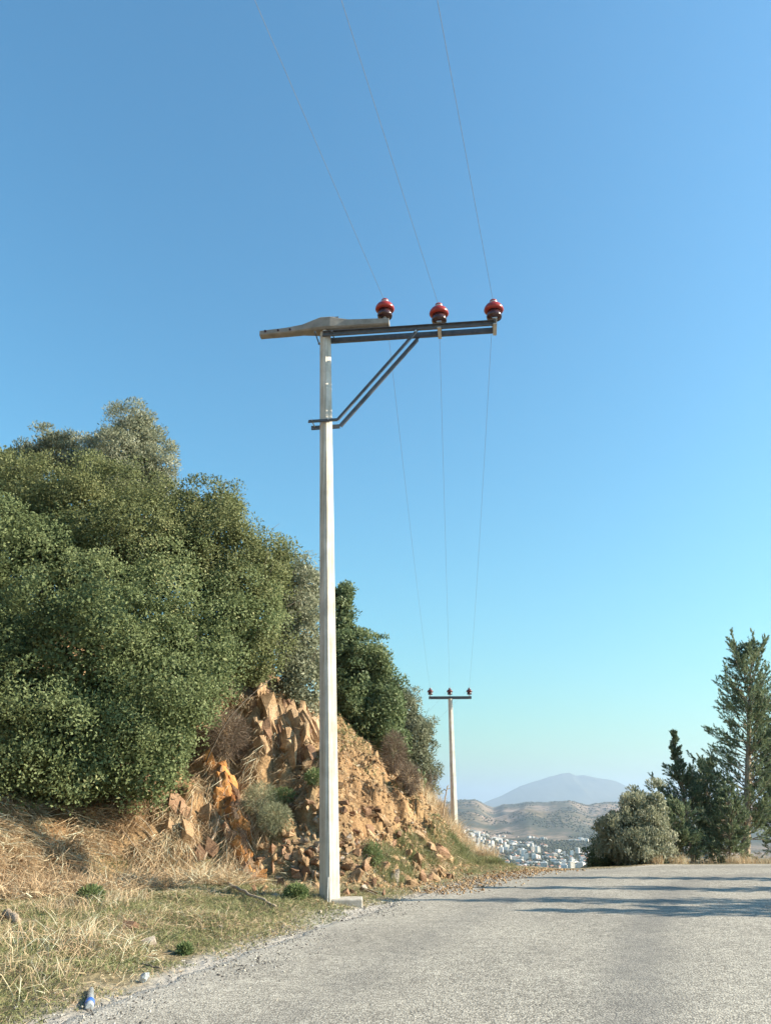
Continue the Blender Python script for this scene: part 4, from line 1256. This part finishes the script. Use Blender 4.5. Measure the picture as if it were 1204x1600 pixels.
grass('verge_grass', X, Y, g3.uniform(0.03, 0.13, n) * np.clip(0.4 + e, 0.4, 1.1), g3.uniform(0.005, 0.010, n), 'grass', 0.75, 0.45, (0.62, 0.22), 35, label='short patchy green grass on the verge left of the road', cat='grass')
X, Y, e = verge_pts(36000, 36, thr=0.0, nscale=1.4, smax=1.0)
n = len(X)
grass('dry_thatch', X, Y, g3.uniform(0.05, 0.20, n) * np.clip(0.35 + 0.7 * e, 0.35, 1.1), g3.uniform(0.003, 0.007, n), 'straw', 1.5, 0.5, (0.62, 0.22), 37, label='flattened pale dry grass lying over the verge', cat='grass')
# straw hanging down the dry slope on the left
def dry_mask(X, Y, s):
    d = 0.5 * fbm(X * 0.8, Y * 0.8, oct=2, seed=111)
    return (X + d < -2.2) & (X > -0.62 * Y - 1.5) & (fbm(X * 2.6, Y * 2.6, oct=2, seed=113) > -0.28)
X, Y = bank_points(50000, 40, -0.6, 3.6, 8.5, 18, dry_mask)
n = len(X)
grass('hanging_straw', X, Y, g3.uniform(0.12, 0.55, n), g3.uniform(0.006, 0.013, n), 'straw', 0.65, 0.25, (0.55, 0.24), 41, down=0.9, zoff=0.06, label='tangle of dry brown straw hanging down the left slope', cat='dry grass')
# standing pale straw clump at the far left of the verge
def tuft_pts(cx, cy, r, n, g):
    a = g.uniform(0, 6.283, n); rr = r * np.sqrt(g.random(n))
    return cx + rr * np.cos(a), cy + rr * np.sin(a)
XS, YS = [], []
for px, py, r, k in [(60, 1400, 0.9, 900), (130, 1420, 0.6, 540), (10, 1380, 0.9, 780), (100, 1380, 0.7, 540), (200, 1410, 0.35, 180), (150, 1470, 0.5, 300), (40, 1470, 0.7, 360), (250, 1390, 0.5, 300), (20, 1540, 0.5, 150)]:
    p = G(px, py); a, b = tuft_pts(p.x, p.y, r, k, g3); XS.append(a); YS.append(b)
X, Y = np.concatenate(XS), np.concatenate(YS); n = len(X)
grass('standing_straw', X, Y, g3.uniform(0.10, 0.40, n), g3.uniform(0.003, 0.007, n), 'straw', 0.55, 0.35, (0.66, 0.2), 43, label='standing clumps of pale straw at the lower left of the slope', cat='dry grass')
# straw and seedlings on the scree
X, Y = bank_points(22000, 44, 0.1, 4.8, 13, 25, lambda X, Y, s: (X > -3.2) & (fbm(X * 0.8, Y * 0.8, oct=3, seed=121) > -0.05 - 0.25 * (s > 2.2)))
n = len(X)
grass('scree_straw', X, Y, g3.uniform(0.08, 0.34, n), g3.uniform(0.004, 0.008, n), 'straw', 0.7, 0.35, (0.5, 0.2), 45, down=0.6, label='thin dry straw scattered over the scree', cat='dry grass')
X, Y = bank_points(11000, 46, 0.3, 4.0, 13, 22, lambda X, Y, s: (X > -3) & (fbm(X * 0.75, Y * 0.75, oct=3, seed=131) > 0.33))
n = len(X)
grass('scree_seedlings', X, Y, g3.uniform(0.05, 0.16, n), g3.uniform(0.006, 0.011, n), 'weed', 0.6, 0.3, (0.5, 0.2), 47, label='patches of small green seedlings on the scree', cat='weeds')
# tall dry grass along the right shoulder of the bank
XS, YS = [], []
for px, Y_, r, k in [(655, 25.5, 0.55, 1500), (672, 26.5, 0.5, 1500), (690, 27, 0.45, 1300), (640, 24, 0.6, 1300), (706, 26, 0.4, 1100), (620, 23.5, 0.6, 900), (722, 23.5, 0.35, 800), (700, 23, 0.45, 900), (600, 22.5, 0.6, 700), (712, 30, 0.5, 800), (740, 21.8, 0.25, 300), (765, 21.3, 0.22, 350), (750, 21.5, 0.3, 500)]:
    p = gxy(px, Y_); a, b = tuft_pts(p[0], p[1], r, k, g3); XS.append(a); YS.append(b)
X, Y = np.concatenate(XS), np.concatenate(YS); n = len(X)
grass('tall_dry_grass', X, Y, g3.uniform(0.25, 0.75, n), g3.uniform(0.005, 0.011, n), 'straw', 0.28, 0.30, (0.62, 0.18), 49, label='tall golden dry grass on the shoulder of the bank by the far pole', cat='dry grass')
XS, YS = [], []
for px, Y_, r, k in [(745, 20.6, 0.42, 2600), (768, 20.6, 0.30, 1700), (725, 20.2, 0.45, 2200), (705, 19.4, 0.4, 1500), (690, 18.6, 0.35, 1100), (660, 17.6, 0.35, 1200), (640, 16.9, 0.3, 900), (600, 15.4, 0.35, 1200), (620, 16.0, 0.3, 900)]:
    p = gxy(px, Y_); a, b = tuft_pts(p[0], p[1], r, k, g3); XS.append(a); YS.append(b)
X, Y = np.concatenate(XS), np.concatenate(YS); n = len(X)
grass('tufted_grass', X, Y, g3.uniform(0.08, 0.30, n), g3.uniform(0.006, 0.011, n), 'grass', 0.4, 0.35, (0.55, 0.2), 51, label='taller green grass tufts along the road edge beyond the near pole', cat='grass')
# dry tufts at the foot of the right-hand trees
XS, YS = [], []
for px, Y_, r, k in [(1020, 22.9, 0.25, 420), (1060, 23.2, 0.25, 220), (1150, 23.6, 0.3, 260), (1168, 23.8, 0.25, 160), (1195, 23.8, 0.4, 60), (1100, 23.6, 0.5, 40)]:
    p = gxy(px, Y_); a, b = tuft_pts(p[0], p[1], r, k, g3); XS.append(a); YS.append(b)
X, Y = np.concatenate(XS), np.concatenate(YS); n = len(X)
grass('tree_foot_grass', X, Y, g3.uniform(0.12, 0.42, n), g3.uniform(0.005, 0.010, n), 'straw', 0.35, 0.3, (0.55, 0.18), 53, label='dry grass tufts at the foot of the trees on the right', cat='dry grass')

# ------------------------------------------------------------------ single small plants
def puff(name, label, cat, px, py, rx, ry, matname, n, seed, L=0.12, W=0.006, up=0.4, Y=None, strand=True, ball=False):
    g = np.random.default_rng(seed)
    p = Vector(gxy(px, Y)) if Y else G(px, py + ry * 0.8)
    z = depth(p); a, b = rx * z / F_PX, ry * z / F_PX
    root = empty(name, p, label, cat)
    if ball:
        d = norm(g.normal(size=(n, 3))); rad = g.random(n) ** 0.4
        pos = np.array(p) + np.array([0, 0, b]) + d * rad[:, None] * np.array([a, a, b])
        dirv = norm(d + 0.9 * norm(g.normal(size=(n, 3))))
    else:
        th = g.uniform(0, 6.283, n); rr = np.sqrt(g.random(n))
        d = norm(np.stack([np.cos(th) * rr * a * 1.2, np.sin(th) * rr * a * 1.2, b * g.uniform(0.5, 1.6, n)], 1))
        pos = np.array(p) + d * (g.random(n) ** 0.7)[:, None] * np.array([a, a, b * 1.5])
        dirv = norm(d + 0.35 * norm(g.normal(size=(n, 3))))
    s = g.uniform(0.6, 1.3, n)
    obj('foliage', leaves_mesh('foliage', pos, dirv, norm(g.normal(size=(n, 3))), L * s, W * s, np.clip(g.normal(0.5, 0.2, n), 0, 1)), M[matname], root)
    paths, radii = [], []
    for i in range(12):
        th = g.uniform(0, 6.283); q = np.array(p) + np.array([math.cos(th) * a * 0.6, math.sin(th) * a * 0.6, b * g.uniform(0.6, 1.3)])
        tt = np.linspace(0, 1, 5)[:, None]
        paths.append(np.array(p) + np.array([0, 0, -0.05]) + (q - np.array(p)) * tt); radii.append(np.linspace(0.012, 0.003, 5))
    obj('stem', tubes('stem', paths, radii, 5), M['dead_grey'], root)
puff('dead_bush', 'round grey-brown dead bush beside the rock face', 'bush', 354, 1165, 30, 38, 'brush', 5200, 61, 0.16, 0.006, ball=True)
puff('dead_bush', 'upright brown dead weed under the wild olive', 'bush', 615, 1190, 17, 30, 'brush', 3200, 62, 0.18, 0.008, ball=True)
puff('dead_bush', 'smaller brown dead weed right of the upright one', 'bush', 640, 1225, 12, 22, 'brush', 1600, 63, 0.18, 0.008, ball=True)
puff('sage_bush', 'fluffy pale grey-green bush halfway up the slope left of the pole', 'bush', 428, 1290, 26, 24, 'sage', 4200, 64, 0.09, 0.006, ball=True)
puff('sage_bush', 'dry grey-green bush above the fluffy one', 'bush', 405, 1262, 26, 24, 'sage', 2600, 65, 0.10, 0.006, ball=True)
puff('weed_tuft', 'small blue-green bush at the foot of the slope by the near pole', 'bush', 462, 1397, 17, 10, 'weed', 2550, 66, 0.06, 0.012, ball=True)
puff('weed_tuft', 'dark green weed in the dry grass of the left verge', 'bush', 140, 1405, 20, 14, 'weed', 1950, 67, 0.06, 0.012, ball=True)
puff('weed_tuft', 'low green weed on the upper scree beside the pole', 'bush', 492, 1222, 16, 12, 'weed', 1500, 68, 0.06, 0.012, ball=True)
puff('weed_tuft', 'low green weed above the fluffy grey bush', 'bush', 440, 1250, 22, 12, 'weed', 1500, 69, 0.06, 0.012, ball=True)
puff('weed_tuft', 'green weed in the scree right of the pole', 'bush', 582, 1340, 14, 16, 'weed', 1200, 70, 0.06, 0.012, ball=True)
puff('weed_tuft', 'tiny green weed near the white plastic scrap', 'bush', 288, 1487, 8, 6, 'weed', 750, 71, 0.06, 0.012, ball=True)

# prickly pear on the shoulder
def prickly_pear():
    b = Vector(gxy(653, 24.6)); root = empty('prickly_pear', b, 'green prickly pear cactus on the shoulder of the bank', 'cactus')
    g = np.random.default_rng(72)
    mat = mat_plain('cactus_skin', (0.055, 0.09, 0.03), (0.10, 0.14, 0.05), 6, 0.55)
    def pad(c, w_, h_, rz, tilt):
        bm = bmesh.new(); bmesh.ops.create_icosphere(bm, subdivisions=2, radius=1)
        for v in bm.verts:
            k = 0.75 + 0.3 * (v.co.z * 0.5 + 0.5); v.co.x *= w_ * 0.5 * k; v.co.y *= 0.035; v.co.z = (v.co.z * 0.5 + 0.5) * h_
        for f in bm.faces: f.smooth = True
        me = bpy.data.meshes.new('pad'); bm.to_mesh(me); bm.free()
        o = obj('pad', me, mat, None); o.parent = root
        o.matrix_local = Matrix.Translation(Vector(c) - b) @ Matrix.Rotation(rz, 4, 'Z') @ Matrix.Rotation(tilt, 4, 'Y')
    for dx, dz, w_, h_, rz, ti in [(0, 0.0, 0.24, 0.36, 0.2, 0), (0.12, 0.02, 0.22, 0.34, -0.5, 0.3), (-0.12, 0.0, 0.22, 0.32, 0.6, -0.35), (0.0, 0.33, 0.22, 0.32, -0.2, 0.1), (0.18, 0.30, 0.2, 0.28, 0.3, 0.45), (-0.16, 0.28, 0.2, 0.28, 0.0, -0.3), (0.03, 0.62, 0.2, 0.27, 0.4, -0.1), (0.16, 0.55, 0.17, 0.24, -0.3, 0.4), (-0.1, 0.56, 0.16, 0.22, 0.2, -0.35)]:
        pad(b + Vector((dx * 0.8, g.uniform(-0.06, 0.06), dz * 0.8 + 0.1)), w_ * 0.8, h_ * 0.8, rz, ti)
    obj('stem', tubes('stem', [np.array([b + Vector((0, 0, -0.1)), b + Vector((0, 0, 0.32))])], [0.06], 8), M['bark'], root)
prickly_pear()

# bare twiggy shrub on the skyline beside the far pole
def bare_shrub(px, Y, label, hgt, seed):
    b = np.array(gxy(px, Y)); g = np.random.default_rng(seed)
    paths, radii = [], []
    def grow(p, d, L, r, lev):
        tt = np.linspace(0, 1, 5)[:, None]
        q = p + d * L * tt + g.normal(0, 0.03 * L, (5, 3)) * tt
        paths.append(q); radii.append(np.linspace(r, r * 0.55, 5))
        if lev < 4:
            for _ in range(3 if lev < 2 else 2):
                nd = norm((d + 0.55 * norm(g.normal(size=(1, 3)))[0] + np.array([0.05, 0, 0.12]))[None])[0]
                grow(q[g.integers(2, 5)], nd, L * g.uniform(0.55, 0.8), r * 0.6, lev + 1)
    for i in range(4):
        grow(b, norm((np.array([0.25, 0, 1]) + 0.35 * g.normal(size=3))[None])[0], hgt * 0.4, 0.018, 0)
    o = obj('bare_shrub', tubes('bare_shrub', paths, radii, 4), M['dead_grey'])
    tag(o, label, 'shrub')
bare_shrub(668, 26.2, 'leafless twiggy shrub below the wild olive by the far pole', 1.35, 73)

# ------------------------------------------------------------------ sticks
def stick(name, label, pts, r0, r1, mat='dead', fork=None):
    p = np.array([np.array(q) for q in pts]); n = 14
    t = np.linspace(0, 1, len(p)); tt = np.linspace(0, 1, n)
    q = np.stack([np.interp(tt, t, p[:, k]) for k in range(3)], 1)
    for _ in range(2):
        q[1:-1] = (q[:-2] + 2 * q[1:-1] + q[2:]) / 4
    q += rng.normal(0, r0 * 0.25, q.shape)
    paths, radii = [q], [np.linspace(r0, r1, n)]
    for f in (fork or []):
        a = q[int(f[0] * (n - 1))]; paths.append(np.linspace(a, a + np.array(f[1]), 6)); radii.append(np.linspace(r1, r1 * 0.4, 6))
    o = obj(name, tubes(name, paths, radii, 7), M[mat]); tag(o, label, 'stick'); return o
def gup(px, py, up): 
    p = G(px, py); return p + Vector((0, 0, up))
stick('fallen_branch', 'long pale fallen branch lying on the grass left of the near pole', [gup(346, 1384, 0.10), gup(370, 1396, 0.06), gup(402, 1410, 0.05), gup(432, 1421, 0.04)], 0.026, 0.016)
stick('fallen_branch', 'straight pale stick leaning on the slope under the orange rock', [gup(318, 1348, 0.03), gup(330, 1325, 0.08), gup(338, 1306, 0.14), gup(342, 1290, 0.16)], 0.030, 0.016)
pa, pb_, pc_ = G(328, 1180), G(352, 1130), G(400, 1090)
stick('fallen_branch', 'thin dark curved branch arching over the round dead bush', [P(322, 1190, pa.y - 0.35), P(345, 1140, pa.y - 0.5), P(372, 1104, pa.y - 0.4), P(412, 1070, pa.y - 0.2), P(430, 1055, pa.y + 0.2)], 0.016, 0.008, 'bark')
stick('fallen_branch', 'short pale chunk of wood at the far left of the verge', [gup(10, 1434, 0.05), gup(26, 1447, 0.05)], 0.045, 0.04)
stick('fallen_branch', 'short white twig on the scree right of the near pole', [gup(566, 1395, 0.06), gup(588, 1404, 0.05)], 0.010, 0.007)
stick('fallen_branch', 'thin twig lying across the green verge near the plastic scrap', [gup(222, 1512, 0.03), gup(250, 1519, 0.03)], 0.011, 0.007, 'bark')
for k, (pp, lab) in enumerate([([(160, 1290), (190, 1310), (220, 1350), (225, 1380)], 'arched dry cane at the left on the brown slope'), ([(205, 1272), (228, 1300), (252, 1340), (262, 1372)], 'arched dry cane hanging to the right on the brown slope'), ([(30, 1330), (50, 1318), (75, 1330), (90, 1352)], 'curled pale dry cane at the far left slope'), ([(300, 1255), (296, 1300), (310, 1352)], 'long dry cane hanging between the small rock knobs'), ([(185, 1280), (215, 1300), (240, 1322), (246, 1362)], 'arched dry cane in the middle of the brown slope')]):
    stick('dry_cane', lab, [gup(a, b, 0.12 if 0 < i < len(pp) - 1 else 0.03) for i, (a, b) in enumerate(pp)], 0.011, 0.006)
sb = Vector(gxy(688, 23.2)); st_ = P(699, 1228, 23.2)
stick('leaning_sapling', 'thin pale crooked dead sapling standing left of the far pole', [sb + Vector((0, 0, -0.1)), sb + (st_ - sb) * 0.35 + Vector((0.02, 0, 0)), sb + (st_ - sb) * 0.7 + Vector((-0.01, 0, 0)), st_], 0.024, 0.014, 'dead', [(0.95, (0.10, 0, 0.02)), (0.9, (-0.07, 0.03, 0.06)), (0.97, (0.05, 0, 0.12))])

# ------------------------------------------------------------------ litter
def litter():
    m, n, l, p = new_mat('clear_plastic'); p.inputs['Base Color'].default_value = (0.62, 0.67, 0.70, 1); p.inputs['Roughness'].default_value = 0.12
    p.inputs['Transmission Weight'].default_value = 0.5; p.inputs['IOR'].default_value = 1.2
    mb_, n2, l2_, p2 = new_mat('blue_label'); p2.inputs['Base Color'].default_value = (0.05, 0.14, 0.45, 1); p2.inputs['Roughness'].default_value = 0.4
    b = G(139, 1580)
    root = empty('plastic_bottle', b, 'crushed clear plastic bottle with blue label at the road edge', 'bottle')
    a = G(142, 1552) + Vector((0, 0, 0.01)) - b; L = a.length; axis_ = a.normalized()
    MB().lathe(b + Vector((0, 0, 0.02)), axis_, [(0.025, 0), (0.033, 0.01), (0.034, 0.05), (0.027, 0.08), (0.034, 0.12), (0.032, 0.16), (0.022, L * 0.9), (0.012, L * 0.94), (0.012, L)], 14).build('bottle_body', m, root)
    MB().lathe(b + Vector((0, 0, 0.02)) + axis_ * 0.055, axis_, [(0.036, 0), (0.0365, 0.02), (0.036, 0.05), (0.0365, 0.07)], 14).build('label_band', mb_, root)
    q = G(225, 1536); g = np.random.default_rng(75)
    bm = bmesh.new(); bmesh.ops.create_icosphere(bm, subdivisions=3, radius=1)
    for v in bm.verts:
        k = 1 + 0.35 * float(vnoise(np.array([v.co.x * 2.3]), np.array([v.co.y * 2.3]), np.array([v.co.z * 2.3]), 5)[0])
        v.co = Vector((v.co.x * 0.032 * k, v.co.y * 0.03 * k, v.co.z * 0.045 * k))
    me = bpy.data.meshes.new('plastic_scrap'); bm.to_mesh(me); bm.free()
    o = obj('plastic_scrap', me, m); o.location = q + Vector((0, 0, 0.045)); o.rotation_euler = (0.3, 0.5, 0.4)
    tag(o, 'crumpled clear plastic scrap in the grass above the bottle', 'litter')
litter()

# ------------------------------------------------------------------ the town in the valley
def house_mesh(k, wd, dp, ht, roof):
    mb = MB(); mb.box((0, 0, ht / 2 - 2), (wd, dp, ht + 4))
    me_parts = [(mb, 0)]
    b2 = MB()
    if roof == 'flat':
        b2.box((0, 0, ht + 0.25), (wd + 0.5, dp + 0.5, 0.5)).box((wd * 0.2, 0, ht + 1.4), (wd * 0.25, dp * 0.3, 2.0))
    else:
        v = [b2.bm.verts.new(q) for q in [(-wd / 2 - .4, -dp / 2 - .4, ht), (wd / 2 + .4, -dp / 2 - .4, ht), (wd / 2 + .4, dp / 2 + .4, ht), (-wd / 2 - .4, dp / 2 + .4, ht), (-wd / 2 + dp * .4, 0, ht + 2.4), (wd / 2 - dp * .4, 0, ht + 2.4)]]
        for f in [(0, 1, 5, 4), (1, 2, 5), (2, 3, 4, 5), (3, 0, 4), (3, 2, 1, 0)]: b2.bm.faces.new([v[i] for i in f])
    b3 = MB()
    for fl in range(max(1, int(ht / 3))):
        for c_ in range(max(2, int(wd / 4))):
            x = -wd / 2 + (c_ + 0.5) * wd / max(2, int(wd / 4))
            b3.box((x, -dp / 2, fl * 3 + 1.7), (1.3, 0.16, 1.3))
    bm = bmesh.new()
    me = bpy.data.meshes.new('house')
    for i, q in enumerate((mb, b2, b3)):
        for f in q.bm.faces: f.material_index = i
        t = bpy.data.meshes.new('tmp'); q.bm.to_mesh(t); q.bm.free(); bm.from_mesh(t); bpy.data.meshes.remove(t)
    bmesh.ops.recalc_face_normals(bm, faces=list(bm.faces)); bm.to_mesh(me); bm.free()
    me.materials.append(M['white_wall']); me.materials.append(M['roof_flat'] if roof == 'flat' else M['roof_tile']); me.materials.append(M['window'])
    return me
HV = [house_mesh(0, 14, 11, 7, 'flat'), house_mesh(1, 12, 10, 6.5, 'hip'), house_mesh(2, 18, 12, 10, 'flat'), house_mesh(3, 11, 10, 9, 'flat'), house_mesh(4, 16, 11, 7, 'hip')]
HT = [house_mesh(5, 17, 13, 17, 'flat'), house_mesh(6, 13, 12, 21, 'flat')]
HW = [house_mesh(7, 46, 16, 7, 'flat')]
g4 = np.random.default_rng(81)
placed = []
def put_house(x, y, me, name, label, group):
    z = float(far_h(np.array([x]), np.array([y]))[0])
    o = bpy.data.objects.new(name, me); COL.objects.link(o)
    o.location = (x, y, z); o.rotation_euler = (0, 0, g4.uniform(-0.7, 0.7)); o.scale = (g4.uniform(0.5, 0.9), g4.uniform(0.5, 0.9), g4.uniform(0.45, 0.85))
    tag(o, label, 'building', group); placed.append((x, y))
cnt = 0; tries = 0
while cnt < 275 and tries < 60000:
    tries += 1
    px = g4.uniform(722, 962); r = 1560 + 1350 * g4.random() ** 1.15
    x = (px - 602) / F_PX * (r * cP - 120 * sP); y = r
    dn = float(fbm(np.array([x / 190]), np.array([y / 260]), oct=2, seed=85)[0])
    far = (r - 1560) / 1350
    if dn < -0.28 + 0.55 * far: continue
    if px < 775 and (r < 2050) : continue
    if any((x - a) ** 2 + (y - b) ** 2 < 20 ** 2 for a, b in placed): continue
    u_ = g4.random()
    if u_ < 0.20 and r < 2500: put_house(x, y, HT[g4.integers(2)], 'apartment_block', 'taller white apartment block in the far town', 'apartment blocks of the far town')
    elif u_ < 0.24: put_house(x, y, HW[0], 'long_hall', 'long low white hall in the far town', 'long halls of the far town')
    else: put_house(x, y, HV[g4.integers(5)], 'house', 'small white house in the far town', 'houses of the far town')
    cnt += 1
for px, r in [(722, 2780), (728, 2830), (735, 2860), (741, 2800), (752, 2700), (760, 2660), (778, 3150), (786, 3120), (807, 3080), (826, 3000), (832, 3010), (838, 2960), (846, 2940), (852, 2920), (905, 2950), (912, 2930), (920, 2960), (926, 2940)]:
    x = (px - 602) / F_PX * (r * cP - 100 * sP)
    put_house(x, r, HV[g4.integers(5)], 'house', 'isolated white house on the slope above the far town', 'houses on the slope above the town')

# far trees: a wood that reads as one mass
def far_wood():
    g = np.random.default_rng(91)
    az_ = np.radians(g.uniform(3.5, 21, 26000)); r = np.exp(g.uniform(math.log(1450), math.log(5600), 26000))
    x, y = r * np.sin(az_), r * np.cos(az_)
    dn = fbm(x / 230, y / 230, oct=4, seed=92)
    town = (r > 1450) & (r < 2900)
    band = smooth(10.5, 13.5, np.degrees(az_)) * smooth(2500, 3000, r) * smooth(4600, 3700, r)
    k = (dn + 0.7 * band > 0.12) | (town & (g.random(len(x)) < 0.5))
    x, y = x[k][:8500], y[k][:8500]
    z = far_h(x, y); n = len(x)
    base = np.array([(0, 0, -0.3), (1, 0, 0.3), (0.3, 0.95, 0.35), (-0.8, 0.6, 0.3), (-0.8, -0.6, 0.4), (0.3, -0.95, 0.3), (0.6, 0.3, 0.85), (-0.4, 0.5, 0.9), (-0.1, -0.6, 0.8), (0, 0, 1.15)])
    tri = [(0, 2, 1), (0, 3, 2), (0, 4, 3), (0, 5, 4), (0, 1, 5), (1, 2, 6), (2, 7, 6), (2, 3, 7), (3, 4, 7), (4, 8, 7), (4, 5, 8), (5, 1, 8), (1, 6, 8), (6, 7, 9), (7, 8, 9), (8, 6, 9)]
    s = g.uniform(2.5, 5.5, n)
    V = base[None] * s[:, None, None] * g.uniform(0.75, 1.25, (n, 10, 3)) + np.stack([x, y, z], 1)[:, None]
    F = (np.array(tri)[None] + (np.arange(n) * 10)[:, None, None]).reshape(-1)
    me = mesh_np('far_woodland', V.reshape(-1, 3), F, np.full(n * 16, 3), False, {'tint': np.repeat(np.clip(g.normal(0.45, 0.2, n), 0, 1), 10)})
    o = obj('far_woodland', me, M['far_leaf'])
    tag(o, 'dark scattered woodland over the valley and far hills', 'woodland', None, 'stuff')
far_wood()

# ------------------------------------------------------------------ haze: closed box of air round everything
def haze():
    bm = bmesh.new(); bmesh.ops.create_cube(bm, size=1)
    bmesh.ops.transform(bm, matrix=Matrix.Translation((0, 0, 242)) @ Matrix.Diagonal((90000, 90000, 780, 1)), verts=list(bm.verts))
    me = bpy.data.meshes.new('haze'); bm.to_mesh(me); bm.free()
    m = bpy.data.materials.new('haze_air'); m.use_nodes = True; n = m.node_tree.nodes; l = m.node_tree.links
    n.remove(n['Principled BSDF'])
    v = n.new('ShaderNodeVolumePrincipled'); v.inputs['Color'].default_value = (0.67, 0.80, 0.97, 1)
    v.inputs['Density'].default_value = 8.2e-5; v.inputs['Anisotropy'].default_value = 0.5
    l.new(v.outputs[0], n['Material Output'].inputs['Volume'])
    o = obj('haze', me, m); tag(o, kind='stuff')
haze()
